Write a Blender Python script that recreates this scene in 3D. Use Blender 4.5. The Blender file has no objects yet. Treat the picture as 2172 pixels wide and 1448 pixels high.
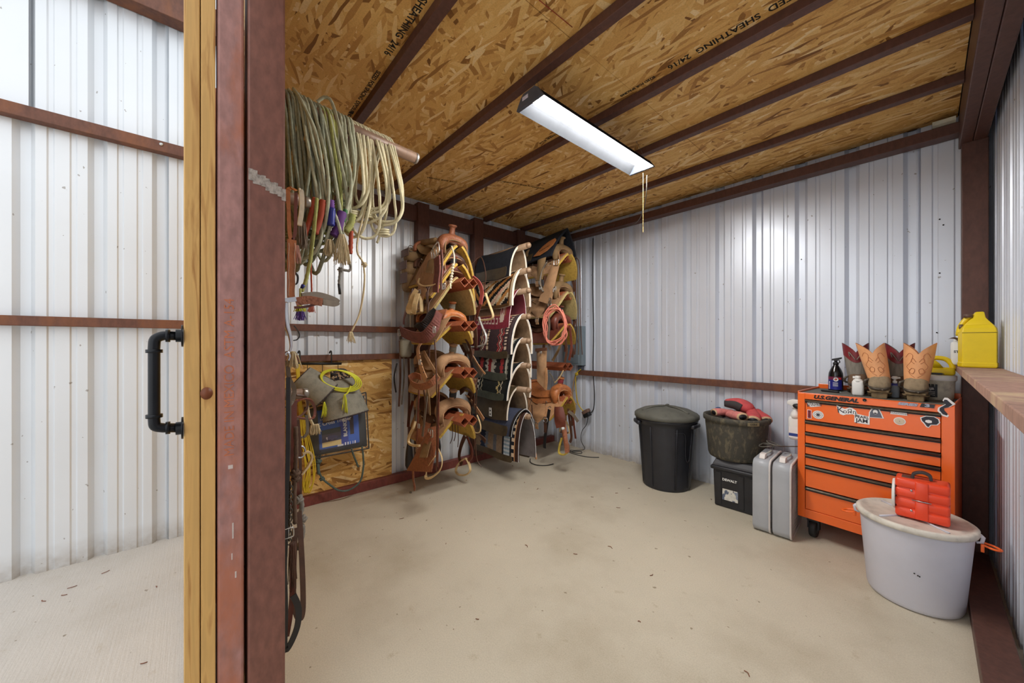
import bpy, math, random
from mathutils import Vector, Matrix, noise as mnoise

sc = bpy.context.scene
COL = sc.collection
PI = math.pi
rnd = random.Random(7)

# ---------------------------------------------------------------- camera, sky, exposure
CAM_F, CAM_CX, CAM_CY, CAM_H = 767.0, 1086.0, 727.0, 1.4      # focal length and principal point in photo pixels
YAW = math.radians(48.83)
FW = (-math.sin(YAW), math.cos(YAW)); RT = (math.cos(YAW), math.sin(YAW))
cam_data = bpy.data.cameras.new('camera')
cam = bpy.data.objects.new('camera', cam_data); COL.objects.link(cam)
cam_data.sensor_width = 36.0
cam_data.lens = 36.0 * CAM_F / 2172.0
cam_data.shift_y = (CAM_CY - 724.0) / 2172.0
cam_data.clip_start = 0.05
cam.location = (0, 0, CAM_H)
cam.rotation_euler = (PI / 2, 0, YAW)
sc.camera = cam

world = bpy.data.worlds.new('sky'); sc.world = world; world.use_nodes = True
bg = world.node_tree.nodes['Background']
bg.inputs[0].default_value = (0.93, 0.965, 1.0, 1); bg.inputs[1].default_value = 0.66

sc.view_settings.view_transform = 'Standard'
sc.view_settings.look = 'None'
sc.view_settings.gamma = 1.0
sc.view_settings.use_curve_mapping = False
sc.view_settings.exposure = 1.45
sc.cycles.use_denoising = True
sc.cycles.max_bounces = 10
sc.cycles.diffuse_bounces = 6
sc.cycles.sample_clamp_indirect = 6.0


def P(px, py, X=None, Y=None, z=None):
    """Photo pixel -> the point where its line of sight meets the plane X=, Y= or z=."""
    r = (px - CAM_CX) / CAM_F; u = (CAM_CY - py) / CAM_F
    d = (FW[0] + RT[0] * r, FW[1] + RT[1] * r, u)
    if z is not None: t = (z - CAM_H) / d[2]
    elif X is not None: t = X / d[0]
    else: t = Y / d[1]
    return Vector((d[0] * t, d[1] * t, CAM_H + d[2] * t))


# ---------------------------------------------------------------- materials
def C(r, g, b):
    f = lambda c: (c / 255 / 12.92) if c / 255 <= 0.04045 else ((c / 255 + 0.055) / 1.055) ** 2.4
    return (f(r), f(g), f(b), 1.0)


def nmat(name):
    m = bpy.data.materials.new(name); m.use_nodes = True
    nt = m.node_tree
    return m, nt, nt.nodes['Principled BSDF']


def nd(nt, t, **kw):
    n = nt.nodes.new(t)
    for k, v in kw.items(): setattr(n, k, v)
    return n


def coords(nt, scale=(1, 1, 1), kind='Object', rot=(0, 0, 0), loc=(0, 0, 0)):
    tc = nd(nt, 'ShaderNodeTexCoord'); mp = nd(nt, 'ShaderNodeMapping')
    mp.inputs['Scale'].default_value = scale; mp.inputs['Rotation'].default_value = rot; mp.inputs['Location'].default_value = loc
    nt.links.new(tc.outputs[kind], mp.inputs[0])
    return mp.outputs[0]


def noise(nt, vec, scale, detail=3, rough=0.55):
    n = nd(nt, 'ShaderNodeTexNoise'); n.inputs['Scale'].default_value = scale
    n.inputs['Detail'].default_value = detail; n.inputs['Roughness'].default_value = rough
    if vec is not None: nt.links.new(vec, n.inputs['Vector'])
    return n.outputs[0]


def ramp(nt, fac, stops, interp='LINEAR'):
    r = nd(nt, 'ShaderNodeValToRGB'); r.color_ramp.interpolation = interp
    el = r.color_ramp.elements
    while len(el) < len(stops): el.new(0.5)
    for e, (p, c) in zip(el, stops): e.position = p; e.color = c
    nt.links.new(fac, r.inputs[0])
    return r.outputs[0]


def mix(nt, fac, a, b, mode='MIX'):
    m = nd(nt, 'ShaderNodeMix', data_type='RGBA', blend_type=mode)
    for s, v in ((0, fac), (6, a), (7, b)):
        if hasattr(v, 'is_linked') or isinstance(v, bpy.types.NodeSocket): nt.links.new(v, m.inputs[s])
        else: m.inputs[s].default_value = v
    return m.outputs[2]


def bump(nt, bs, h, strength=0.3, dist=0.01):
    b = nd(nt, 'ShaderNodeBump'); b.inputs['Strength'].default_value = strength; b.inputs['Distance'].default_value = dist
    nt.links.new(h, b.inputs['Height']); nt.links.new(b.outputs[0], bs.inputs['Normal'])


def M(name, col, rough=0.6, metal=0.0, var=0.25, vscale=9.0, bumps=0.0, bscale=60.0, spec=0.5, dark=None, stretch=(1, 1, 1), **kw):
    """Plain procedural material: a colour that drifts with noise, optional relief."""
    m, nt, bs = nmat(name)
    v = coords(nt, stretch)
    f = noise(nt, v, vscale, 5, 0.6)
    d = dark if dark else tuple(c * (1 - var) for c in col[:3]) + (1,)
    l = tuple(min(1, c * (1 + var * 0.5)) for c in col[:3]) + (1,)
    nt.links.new(ramp(nt, f, [(0.32, d), (0.5, col), (0.7, l)]), bs.inputs['Base Color'])
    bs.inputs['Roughness'].default_value = rough; bs.inputs['Metallic'].default_value = metal
    bs.inputs['Specular IOR Level'].default_value = spec
    if bumps: bump(nt, bs, noise(nt, v, bscale, 3), bumps, 0.004)
    for k, val in kw.items(): bs.inputs[k.replace('_', ' ')].default_value = val
    return m


def attr_mat(name, rough=0.9, weave=0.0, wscale=300, mul=0.35):
    """Colour from the mesh's own 'Col' attribute (woven patterns and print)."""
    m, nt, bs = nmat(name)
    a = nd(nt, 'ShaderNodeAttribute', attribute_name='Col')
    v = coords(nt)
    f = noise(nt, v, 35, 4)
    c = mix(nt, mul, a.outputs[0], ramp(nt, f, [(0.3, (0.25, 0.23, 0.2, 1)), (0.7, (1, 1, 1, 1))]), 'MULTIPLY')
    nt.links.new(c, bs.inputs['Base Color']); bs.inputs['Roughness'].default_value = rough
    bs.inputs['Specular IOR Level'].default_value = 0.2
    if weave: bump(nt, bs, noise(nt, v, wscale, 2), weave, 0.003)
    return m


def osb_mat(name, plane='XY'):
    m, nt, bs = nmat(name)
    tc = nd(nt, 'ShaderNodeTexCoord'); sx = nd(nt, 'ShaderNodeSeparateXYZ'); cx = nd(nt, 'ShaderNodeCombineXYZ')
    nt.links.new(tc.outputs['Object'], sx.inputs[0])
    a, b = {'XY': (0, 1), 'YZ': (1, 2), 'XZ': (0, 2)}[plane]
    nt.links.new(sx.outputs[a], cx.inputs[0]); nt.links.new(sx.outputs[b], cx.inputs[1])
    nz = nd(nt, 'ShaderNodeTexNoise'); nz.inputs['Scale'].default_value = 2.6; nz.inputs['Detail'].default_value = 2
    nt.links.new(cx.outputs[0], nz.inputs['Vector'])
    wm = nd(nt, 'ShaderNodeVectorMath', operation='MULTIPLY_ADD')
    nt.links.new(nz.outputs[1], wm.inputs[0]); wm.inputs[1].default_value = (0.07, 0.07, 0); nt.links.new(cx.outputs[0], wm.inputs[2])
    base = [(0.0, C(128, 84, 38)), (0.07, C(184, 134, 70)), (0.25, C(212, 162, 90)), (0.6, C(224, 178, 104)), (0.85, C(232, 192, 122)), (1.0, C(242, 214, 160))]
    col = None; hgt = None
    for k, (ang, sl, sw, thr) in enumerate([(12, 5, 24, 0), (-30, 6, 30, 0.42), (58, 8, 38, 0.62), (-74, 8, 36, 0.70), (24, 6, 40, 0.55), (-6, 6, 52, 0.62)]):
        mp = nd(nt, 'ShaderNodeMapping'); mp.inputs['Rotation'].default_value = (0, 0, math.radians(ang)); mp.inputs['Location'].default_value = (3.7 * k, 1.9 * k, 0)
        nt.links.new(wm.outputs[0], mp.inputs[0])
        m2 = nd(nt, 'ShaderNodeMapping'); m2.inputs['Scale'].default_value = (sl, sw, 1); nt.links.new(mp.outputs[0], m2.inputs[0])
        vo = nd(nt, 'ShaderNodeTexVoronoi', voronoi_dimensions='2D'); vo.inputs['Scale'].default_value = 1.0
        nt.links.new(m2.outputs[0], vo.inputs['Vector'])
        sp = nd(nt, 'ShaderNodeSeparateColor'); nt.links.new(vo.outputs['Color'], sp.inputs[0])
        c = ramp(nt, sp.outputs[0], base)
        if col is None: col = c; hgt = sp.outputs[1]
        else:
            gt = nd(nt, 'ShaderNodeMath', operation='GREATER_THAN'); gt.inputs[1].default_value = thr; nt.links.new(sp.outputs[1], gt.inputs[0])
            col = mix(nt, gt.outputs[0], col, c)
            hm = nd(nt, 'ShaderNodeMix', data_type='FLOAT'); nt.links.new(gt.outputs[0], hm.inputs[0]); nt.links.new(hgt, hm.inputs[2]); nt.links.new(sp.outputs[2], hm.inputs[3]); hgt = hm.outputs[0]
    gr = nd(nt, 'ShaderNodeTexNoise'); gr.inputs['Scale'].default_value = 120; nt.links.new(cx.outputs[0], gr.inputs['Vector'])
    col = mix(nt, 0.22, col, ramp(nt, gr.outputs[0], [(0.35, (0.5, 0.45, 0.38, 1)), (0.6, (1, 1, 1, 1))]), 'MULTIPLY')
    nt.links.new(col, bs.inputs['Base Color']); bs.inputs['Roughness'].default_value = 0.62; bs.inputs['Specular IOR Level'].default_value = 0.3
    bump(nt, bs, hgt, 0.35, 0.003)
    return m


def panel_mat(name, col, rough=0.34):
    m, nt, bs = nmat(name)
    v = coords(nt)
    big = noise(nt, v, 1.3, 3); fine = noise(nt, v, 420, 2)
    c = ramp(nt, big, [(0.3, tuple(x * 0.93 for x in col[:3]) + (1,)), (0.7, col)])
    sp = noise(nt, coords(nt, (1, 1, 0.8), loc=(5, 2, 1)), 30, 2, 0.4)
    c = mix(nt, ramp(nt, sp, [(0.755, (0, 0, 0, 1)), (0.765, (0.6, 0.6, 0.6, 1))]), c, C(120, 108, 96))
    # dust and splashed dirt in the lowest hand's breadth
    tc = nd(nt, 'ShaderNodeTexCoord'); sx = nd(nt, 'ShaderNodeSeparateXYZ'); nt.links.new(tc.outputs['Object'], sx.inputs[0])
    mr = nd(nt, 'ShaderNodeMapRange'); mr.inputs[1].default_value = 0.16; mr.inputs[2].default_value = 0.0; nt.links.new(sx.outputs[2], mr.inputs[0])
    mu = nd(nt, 'ShaderNodeMath', operation='MULTIPLY'); nt.links.new(mr.outputs[0], mu.inputs[0]); nt.links.new(noise(nt, v, 22, 4), mu.inputs[1])
    c = mix(nt, mu.outputs[0], c, C(150, 136, 118))
    nt.links.new(c, bs.inputs['Base Color']); bs.inputs['Metallic'].default_value = 0.2; bs.inputs['Roughness'].default_value = rough
    bump(nt, bs, fine, 0.08, 0.002)
    return m


def steel_mat(name, col, rust, amt=0.55, rough=0.5):
    m, nt, bs = nmat(name)
    v = coords(nt, (1, 1, 0.45))
    a = noise(nt, v, 5, 6, 0.62); b = noise(nt, v, 45, 3)
    c = ramp(nt, b, [(0.3, tuple(x * 0.8 for x in col[:3]) + (1,)), (0.7, tuple(min(1, x * 1.2) for x in col[:3]) + (1,))])
    c = mix(nt, ramp(nt, a, [(amt, (0, 0, 0, 1)), (amt + 0.16, (0.75, 0.75, 0.75, 1))]), c, rust)
    nt.links.new(c, bs.inputs['Base Color']); bs.inputs['Roughness'].default_value = rough; bs.inputs['Metallic'].default_value = 0.1
    bump(nt, bs, b, 0.12, 0.002)
    return m


def concrete_mat(name, col, dark, stain, broom=0.0):
    m, nt, bs = nmat(name)
    v = coords(nt)
    a = noise(nt, v, 1.1, 6, 0.62); b = noise(nt, v, 11, 6, 0.65); f = noise(nt, v, 170, 3)
    c = ramp(nt, a, [(0.28, dark), (0.5, col), (0.72, tuple(min(1, x * 1.09) for x in col[:3]) + (1,))])
    c = mix(nt, ramp(nt, b, [(0.62, (0, 0, 0, 1)), (0.74, (0.55, 0.55, 0.55, 1))]), c, stain)
    c = mix(nt, 0.3, c, ramp(nt, f, [(0.35, (0.6, 0.58, 0.55, 1)), (0.6, (1, 1, 1, 1))]), 'MULTIPLY')
    sp = noise(nt, coords(nt, loc=(8, 3, 0)), 26, 2, 0.4)
    c = mix(nt, ramp(nt, sp, [(0.74, (0, 0, 0, 1)), (0.77, (0.75, 0.75, 0.75, 1))]), c, C(120, 104, 78))
    nt.links.new(c, bs.inputs['Base Color']); bs.inputs['Roughness'].default_value = 0.62; bs.inputs['Specular IOR Level'].default_value = 0.3
    if broom:
        w = noise(nt, coords(nt, (3, 120, 1), rot=(0, 0, math.radians(50))), 1.0, 2)
        bump(nt, bs, w, broom, 0.004)
    else:
        bump(nt, bs, f, 0.10, 0.002)
    return m


def wood_mat(name, light, dark, axis='Z'):
    m, nt, bs = nmat(name)
    s = {'Z': (16, 16, 1.1), 'X': (1.1, 16, 16), 'Y': (16, 1.1, 16)}[axis]
    v = coords(nt, s)
    w = nd(nt, 'ShaderNodeTexNoise'); w.inputs['Scale'].default_value = 1.5; w.inputs['Detail'].default_value = 5; w.inputs['Distortion'].default_value = 2.2
    nt.links.new(v, w.inputs['Vector'])
    c = ramp(nt, w.outputs[0], [(0.25, dark), (0.45, light), (0.62, tuple(x * 0.88 for x in light[:3]) + (1,)), (0.8, light)])
    nt.links.new(c, bs.inputs['Base Color']); bs.inputs['Roughness'].default_value = 0.55
    bump(nt, bs, w.outputs[0], 0.15, 0.003)
    return m


# ---------------------------------------------------------------- mesh building
def crom(pts, n=6, closed=False):
    """Catmull-Rom through the points."""
    p = [Vector(q) for q in pts]; out = []
    N = len(p)
    segs = N if closed else N - 1
    for i in range(segs):
        if closed: a, b, c, d = p[(i - 1) % N], p[i], p[(i + 1) % N], p[(i + 2) % N]
        else: a, b, c, d = p[max(i - 1, 0)], p[i], p[i + 1], p[min(i + 2, N - 1)]
        for k in range(n):
            t = k / n
            out.append(0.5 * ((2 * b) + (c - a) * t + (2 * a - 5 * b + 4 * c - d) * t * t + (3 * b - a - 3 * c + d) * t ** 3))
    if not closed: out.append(p[-1].copy())
    return out


def lerp(a, b, t): return a + (b - a) * t


def profile(stops, t):
    for (t0, v0), (t1, v1) in zip(stops, stops[1:]):
        if t <= t1: return lerp(v0, v1, (t - t0) / max(1e-9, t1 - t0))
    return stops[-1][1]


class MB:
    """Collects shapes and links them as ONE mesh object."""
    def __init__(s):
        s.v = []; s.f = []; s.mi = []; s.c = []; s.sm = []

    def add(s, vs, fs, mi=0, smooth=True, col=None, cols=None, T=None):
        o = len(s.v)
        s.v += [tuple(T @ Vector(q)) if T is not None else tuple(q) for q in vs]
        for k, q in enumerate(fs):
            s.f.append(tuple(o + i for i in q)); s.mi.append(mi); s.sm.append(smooth)
            s.c.append(cols[k] if cols else (col or (1, 1, 1)))
        return s

    def box(s, lo, hi, mi=0, T=None, col=None, ch=0.0):
        x0, y0, z0 = lo; x1, y1, z1 = hi
        if ch <= 0:
            vs = [(x, y, z) for z in (z0, z1) for y in (y0, y1) for x in (x0, x1)]
            fs = [(0, 2, 3, 1), (4, 5, 7, 6), (0, 1, 5, 4), (2, 6, 7, 3), (0, 4, 6, 2), (1, 3, 7, 5)]
            return s.add(vs, fs, mi, False, col, T=T)
        # rounded box: chamfered in all directions (3 rings per corner)
        cx, cy, cz = (x0 + x1) / 2, (y0 + y1) / 2, (z0 + z1) / 2
        hx, hy, hz = (x1 - x0) / 2, (y1 - y0) / 2, (z1 - z0) / 2
        ch = min(ch, hx * 0.98, hy * 0.98, hz * 0.98)
        rings = []; K = 3
        for z, ins in [(-hz, ch), (-hz + ch * 0.29, ch * 0.29), (-hz + ch, 0), (hz - ch, 0), (hz - ch * 0.29, ch * 0.29), (hz, ch)]:
            ring = []
            for qx, qy, a0 in ((1, 1, 0), (-1, 1, 90), (-1, -1, 180), (1, -1, 270)):
                for k in range(K):
                    a = math.radians(a0 + 90 * k / (K - 1))
                    r = ch - ins
                    ring.append((cx + qx * (hx - ch) + r * math.cos(a), cy + qy * (hy - ch) + r * math.sin(a), cz + z))
            rings.append(ring)
        return s.loft(rings, mi, True, col, T)

    def loft(s, rings, mi=0, cap=True, col=None, T=None, closed=True, smooth=True):
        n = len(rings[0]); vs = [q for r in rings for q in r]; fs = []
        for i in range(len(rings) - 1):
            for j in range(n if closed else n - 1):
                k = (j + 1) % n
                fs.append((i * n + j, i * n + k, (i + 1) * n + k, (i + 1) * n + j))
        if cap:
            fs.append(tuple(range(n - 1, -1, -1))); fs.append(tuple((len(rings) - 1) * n + j for j in range(n)))
        return s.add(vs, fs, mi, smooth, col, T=T)

    def lathe(s, prof, n=24, mi=0, T=None, col=None, cap=True, sx=1.0, sy=1.0):
        rings = [[(r * sx * math.cos(2 * PI * k / n), r * sy * math.sin(2 * PI * k / n), z) for k in range(n)] for r, z in prof]
        return s.loft(rings, mi, cap, col, T)

    def tube(s, pts, r, n=8, mi=0, closed=False, col=None, T=None, lobes=0, twist=0.0, flat=1.0, up=None):
        p = [Vector(q) for q in pts]; N = len(p)
        if N < 2: return s
        R = r if callable(r) else (lambda t: r)
        rings = []; nrm = None; L = 0
        for i in range(N):
            a = p[(i - 1) % N] if closed or i > 0 else p[i]
            b = p[(i + 1) % N] if closed or i < N - 1 else p[i]
            t = (b - a)
            if t.length < 1e-9: t = Vector((0, 0, 1))
            t.normalize()
            if up is not None:
                nrm = Vector(up) - t * t.dot(Vector(up))
                if nrm.length < 1e-6: nrm = t.orthogonal()
            elif nrm is None:
                nrm = t.orthogonal()
            else:
                nrm = nrm - t * nrm.dot(t)
                if nrm.length < 1e-6: nrm = t.orthogonal()
            nrm.normalize(); bi = t.cross(nrm)
            if i: L += (p[i] - p[i - 1]).length
            rr = R(i / max(1, N - 1)); ring = []
            for k in range(n):
                th = 2 * PI * k / n
                q = rr * (1 + (0.16 * math.cos(lobes * (th - twist * L)) if lobes else 0))
                ring.append(p[i] + nrm * (q * math.cos(th) * flat) + bi * (q * math.sin(th)))
            rings.append(ring)
        if closed: rings.append(rings[0])
        return s.loft(rings, mi, not closed, col, T)

    def ribbon(s, pts, w, th, side, mi=0, T=None, col=None, closed=False):
        """Strap: rectangle of width w along 'side' and thickness th swept along pts (w may be a function of t)."""
        p = [Vector(q) for q in pts]; N = len(p); rings = []
        for i in range(N):
            a = p[i - 1] if i > 0 else (p[N - 2] if closed else p[i]); b = p[i + 1] if i < N - 1 else (p[1] if closed else p[i])
            t = (b - a).normalized()
            sd = side(i / max(1, N - 1)) if callable(side) else side
            sd = Vector(sd); sd = (sd - t * sd.dot(t))
            if sd.length < 1e-5: sd = t.orthogonal()
            sd.normalize(); nm = t.cross(sd)
            W = (w(i / max(1, N - 1)) if callable(w) else w) / 2; h = th / 2
            rings.append([p[i] + sd * W * 0.96 + nm * h, p[i] + sd * W + nm * 0, p[i] + sd * W * 0.96 - nm * h, p[i] - sd * W * 0.96 - nm * h, p[i] - sd * W, p[i] - sd * W * 0.96 + nm * h])
        return s.loft(rings, mi, not closed, col, T, smooth=False)

    def sheet(s, fn, nu, nv, th=0.0, mi=0, mi_in=None, mi_rim=None, colfn=None, T=None, inv=False, smooth=True):
        """fn(u,v) -> point; u,v in 0..1; gives it thickness th on the side away from its normal."""
        g = [[Vector(fn(i / nu, j / nv)) for j in range(nv + 1)] for i in range(nu + 1)]
        vs = [q for r in g for q in r]; W = nv + 1; fs = []; cols = []
        for i in range(nu):
            for j in range(nv):
                a = (i * W + j, (i + 1) * W + j, (i + 1) * W + j + 1, i * W + j + 1)
                fs.append(a[::-1] if inv else a)
                cols.append(colfn((i + 0.5) / nu, (j + 0.5) / nv) if colfn else (1, 1, 1))
        s.add(vs, fs, mi, smooth, cols=cols, T=T)
        if th:
            nr = [[None] * W for _ in range(nu + 1)]
            for i in range(nu + 1):
                for j in range(W):
                    du = g[min(i + 1, nu)][j] - g[max(i - 1, 0)][j]; dv = g[i][min(j + 1, nv)] - g[i][max(j - 1, 0)]
                    q = du.cross(dv)
                    q = q.normalized() if q.length > 1e-12 else Vector((0, 0, 1))
                    nr[i][j] = -q if inv else q
            vs2 = [g[i][j] - nr[i][j] * th for i in range(nu + 1) for j in range(W)]
            s.add(vs2, [f[::-1] for f in fs], mi if mi_in is None else mi_in, smooth, T=T)
            edge = [(i, 0) for i in range(nu)] + [(nu, j) for j in range(nv)] + [(i, nv) for i in range(nu, 0, -1)] + [(0, j) for j in range(nv, 0, -1)]
            ring = [i * W + j for i, j in edge]; n = len(ring)
            s.add([vs[k] for k in ring] + [vs2[k] for k in ring], [(k, (k + 1) % n, n + (k + 1) % n, n + k) if inv else ((k + 1) % n, k, n + k, n + (k + 1) % n) for k in range(n)], mi if mi_rim is None else mi_rim, False, T=T)
        return s

    def plate(s, outline, th, T=None, mi=0, col=None):
        """Flat plate: 2D outline in local XY, extruded along +Z by th."""
        n = len(outline)
        return s.loft([[(x, y, 0) for x, y in outline], [(x, y, th) for x, y in outline]], mi, True, col, T, smooth=False)

    def build(s, name, mat, parent=None, world=False, kind=None, bevel=0.0, label=None):
        me = bpy.data.meshes.new(name)
        vs = s.v
        if parent is not None and world:
            inv = ROOTM[root_of(parent).name].inverted()
            vs = [tuple(inv @ Vector(q)) for q in vs]
        me.from_pydata(vs, [], s.f)
        mats = mat if isinstance(mat, (list, tuple)) else [mat]
        for m in mats: me.materials.append(m)
        me.polygons.foreach_set('material_index', s.mi)
        me.polygons.foreach_set('use_smooth', s.sm)
        if any(c != (1, 1, 1) for c in s.c):
            at = me.color_attributes.new('Col', 'FLOAT_COLOR', 'CORNER'); buf = []
            for f, c in zip(s.f, s.c):
                for _ in f: buf += [c[0], c[1], c[2], 1.0]
            at.data.foreach_set('color', buf)
        me.update()
        o = bpy.data.objects.new(name, me); COL.objects.link(o)
        if parent is not None: o.parent = parent
        if kind: o['kind'] = kind
        if label: o['label'] = label
        if bevel:
            b = o.modifiers.new('edge', 'BEVEL'); b.width = bevel; b.segments = 2; b.limit_method = 'ANGLE'
        if parent is None: ROOTM[o.name] = Matrix.Identity(4)
        return o


ROOTM = {}


def root_of(o):
    while o.parent is not None: o = o.parent
    return o


def thing(name, label, cat, loc=(0, 0, 0), rz=0.0, group=None, M4=None):
    o = bpy.data.objects.new(name, None); COL.objects.link(o)
    m = M4 if M4 is not None else Matrix.Translation(Vector(loc)) @ Matrix.Rotation(rz, 4, 'Z')
    o.matrix_basis = m; o.empty_display_size = 0.05
    ROOTM[o.name] = m.copy()
    o['label'] = label; o['category'] = cat
    if group: o['group'] = group
    return o


def struct(name, loc=(0, 0, 0), label=None):
    o = bpy.data.objects.new(name, None); COL.objects.link(o); o.location = loc
    ROOTM[o.name] = Matrix.Translation(Vector(loc)); o['kind'] = 'structure'
    if label: o['label'] = label
    return o


def tag(o, label, cat, group=None):
    o['label'] = label; o['category'] = cat
    if group: o['group'] = group
    return o


def text_mesh(name, body, size, mat, parent, T, extrude=0.0004, align='CENTER', shear=0.0, sx=1.0, bold=0.0, world=False):
    """Lettering as a mesh; T places the text plane (x right, y up, z out)."""
    cu = bpy.data.curves.new('lettering', 'FONT'); cu.body = body; cu.size = size; cu.align_x = align; cu.align_y = 'CENTER'
    cu.extrude = extrude; cu.shear = shear; cu.resolution_u = 3; cu.offset = bold; cu.space_character = 1.0
    to = bpy.data.objects.new('lettering', cu); COL.objects.link(to)
    dg = bpy.context.evaluated_depsgraph_get()
    me = bpy.data.meshes.new_from_object(to.evaluated_get(dg))
    bpy.data.objects.remove(to); bpy.data.curves.remove(cu)
    S = Matrix.Diagonal((sx, 1, 1, 1)); Mx = T @ S
    if parent is not None and world: Mx = ROOTM[root_of(parent).name].inverted() @ Mx
    me.transform(Mx); me.name = name
    me.materials.clear(); me.materials.append(mat)
    o = bpy.data.objects.new(name, me); COL.objects.link(o)
    if parent is not None: o.parent = parent
    return o


def frame(o, x, y):
    """4x4 from an origin and two in-plane axes."""
    x = Vector(x).normalized(); z = x.cross(Vector(y)).normalized(); y = z.cross(x)
    m = Matrix((x, y, z)).transposed().to_4x4(); m.translation = Vector(o)
    return m
# ---------------------------------------------------------------- shared materials
m_panelA = panel_mat('white_sheet_metal', C(222, 228, 239), 0.36)
m_panelB = panel_mat('white_sheet_metal_bright', C(222, 226, 230), 0.40)
m_steel = steel_mat('red_oxide_steel', C(90, 58, 48), C(114, 74, 52), 0.64)
m_steelr = steel_mat('rusty_girt_steel', C(104, 68, 54), C(132, 82, 50), 0.48, 0.7)
m_post = steel_mat('primer_red_post', C(124, 80, 67), C(132, 90, 68), 0.66, 0.5)
m_tubed = steel_mat('scuffed_primer_tube', C(166, 122, 114), C(182, 108, 74), 0.50, 0.55)
m_dark = M('black_gap', C(18, 15, 14), 0.8)
m_osb = osb_mat('osb_board', 'XY'); m_osbw = osb_mat('osb_board_upright', 'YZ'); m_osbx = osb_mat('osb_board_partition', 'XZ')
m_floor = concrete_mat('dusty_concrete', C(200, 190, 170), C(178, 166, 144), C(164, 148, 120))
m_floor2 = concrete_mat('broomed_concrete', C(206, 202, 196), C(188, 182, 172), C(184, 174, 158), 0.35)
m_pine = wood_mat('pine_stud', C(214, 168, 98), C(168, 116, 56))
m_knot = M('pine_knot', C(116, 58, 22), 0.5)
m_blackpipe = M('black_iron_pipe', C(30, 31, 34), 0.32, 0.6, 0.2)
m_zinc = M('zinc_screw', C(190, 188, 184), 0.35, 0.9)
m_ink = M('black_print', C(24, 20, 16), 0.8)

XB, YA, XC, YD = -3.55, 3.85, 0.285, 0.18      # inner faces: wall with saddles, far wall, ledge wall, partition
Z_OSB = 2.91

# ---------------------------------------------------------------- floor
fl = struct('floor', label='dusty concrete floor of the tack room and the aisle')
MB().box((-3.62, 0.02, -0.12), (0.45, 3.95, 0.0)).build('tack_room_slab', m_floor, fl)
MB().box((-3.62, -7.0, -0.12), (9.0, 0.02, -0.0005)).build('aisle_slab', m_floor2, fl)
# debris along the foot of the walls
for k in range(26):
    x, y = (rnd.uniform(-3.2, -0.1), rnd.uniform(0.9, 3.6)) if k < 20 else (rnd.uniform(-3.4, -2.0), rnd.uniform(-0.7, -0.1))
    a = rnd.uniform(0, PI); l = rnd.uniform(0.006, 0.022)
    b = MB().tube(crom([(x, y, 0.002), (x + l * math.cos(a), y + l * math.sin(a), 0.004), (x + 1.8 * l * math.cos(a + 0.4), y + 1.8 * l * math.sin(a + 0.4), 0.002)], 3), 0.0018, 5)
    b.build('straw_bit', m_knot, fl)


# ---------------------------------------------------------------- ribbed sheet-metal walls
def rib_profile(w0, w1, pitch, phase, depth=0.038):
    """(across, depth) break points of the ribbed sheet between w0 and w1."""
    pts = []
    k0 = math.floor((w0 - phase) / pitch) - 1; k1 = math.ceil((w1 - phase) / pitch) + 1
    for k in range(k0, k1 + 1):
        c = phase + k * pitch
        for d, z in ((-0.043, 0), (-0.020, depth), (0.020, depth), (0.043, 0)): pts.append((c + d, z))
        for m in (pitch * 0.345, pitch * 0.655):
            for d, z in ((-0.016, 0), (-0.009, 0.007), (0.009, 0.007), (0.016, 0)): pts.append((c + m + d, z))
    def at(w):
        for (a, d0), (b, d1) in zip(pts, pts[1:]):
            if a <= w <= b: return lerp(d0, d1, (w - a) / max(1e-9, b - a))
        return 0.0
    return [(w0, at(w0))] + [q for q in pts if w0 < q[0] < w1] + [(w1, at(w1))]


def ribbed_wall(parent, put, w0, w1, z0, z1, pitch, phase, mat, width=3):
    edges = [w0]
    k = math.ceil((w0 - phase) / (pitch * width))
    while phase + k * pitch * width + 0.03 < w1:
        e = phase + k * pitch * width + 0.03
        if e > w0 + 0.05: edges.append(e)
        k += 1
    edges.append(w1)
    for a, b in zip(edges, edges[1:]):
        pr = rib_profile(a, b + 0.012, pitch, phase); mb = MB()
        zs = [z0, z1]
        vs = [put(w, d, z) for z in zs for w, d in pr]; n = len(pr)
        mb.add(vs, [(i, i + 1, n + i + 1, n + i) for i in range(n - 1)], 0, False)
        mb.add([put(w, d + 0.0012, z) for z in zs for w, d in pr], [(i + 1, i, n + i, n + i + 1) for i in range(n - 1)], 0, False)
        mb.build('metal_panel', mat, parent)


wA = struct('wall_back', label='ribbed white sheet-metal wall behind the orange tool chest')
ribbed_wall(wA, lambda w, d, z: (w, YA + d, z), -3.62, 0.36, 0.0, 3.05, 0.314, -0.064, m_panelA)
MB().box((-3.0, 3.785, 0.980), (-0.03, 3.848, 1.043)).build('girt', m_steelr, wA, bevel=0.003)
MB().box((-3.48, 3.74, 2.770), (0.15, 3.845, 2.842)).build('eave_beam', m_steel, wA, bevel=0.003)
MB().box((0.155, 3.745, 0.0), (0.262, 3.845, 2.70)).build('corner_post', m_steel, wA, bevel=0.004)
MB().box((0.03, 3.70, 2.845), (0.13, 3.80, 2.87)).build('shim_block', M('pale_shim', C(196, 196, 180), 0.7), wA)
for px, py in ((1993, 465), (2001, 477), (1993, 579), (1700, 550), (1987, 705)):
    p = P(px, py, Y=YA); mb = MB(); mb.lathe([(0.0045, 0), (0.0045, 0.004), (0.002, 0.006)], 8, T=frame(p, (1, 0, 0), (0, 0, 1)))
    mb.build('screw', m_dark, wA)

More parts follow.
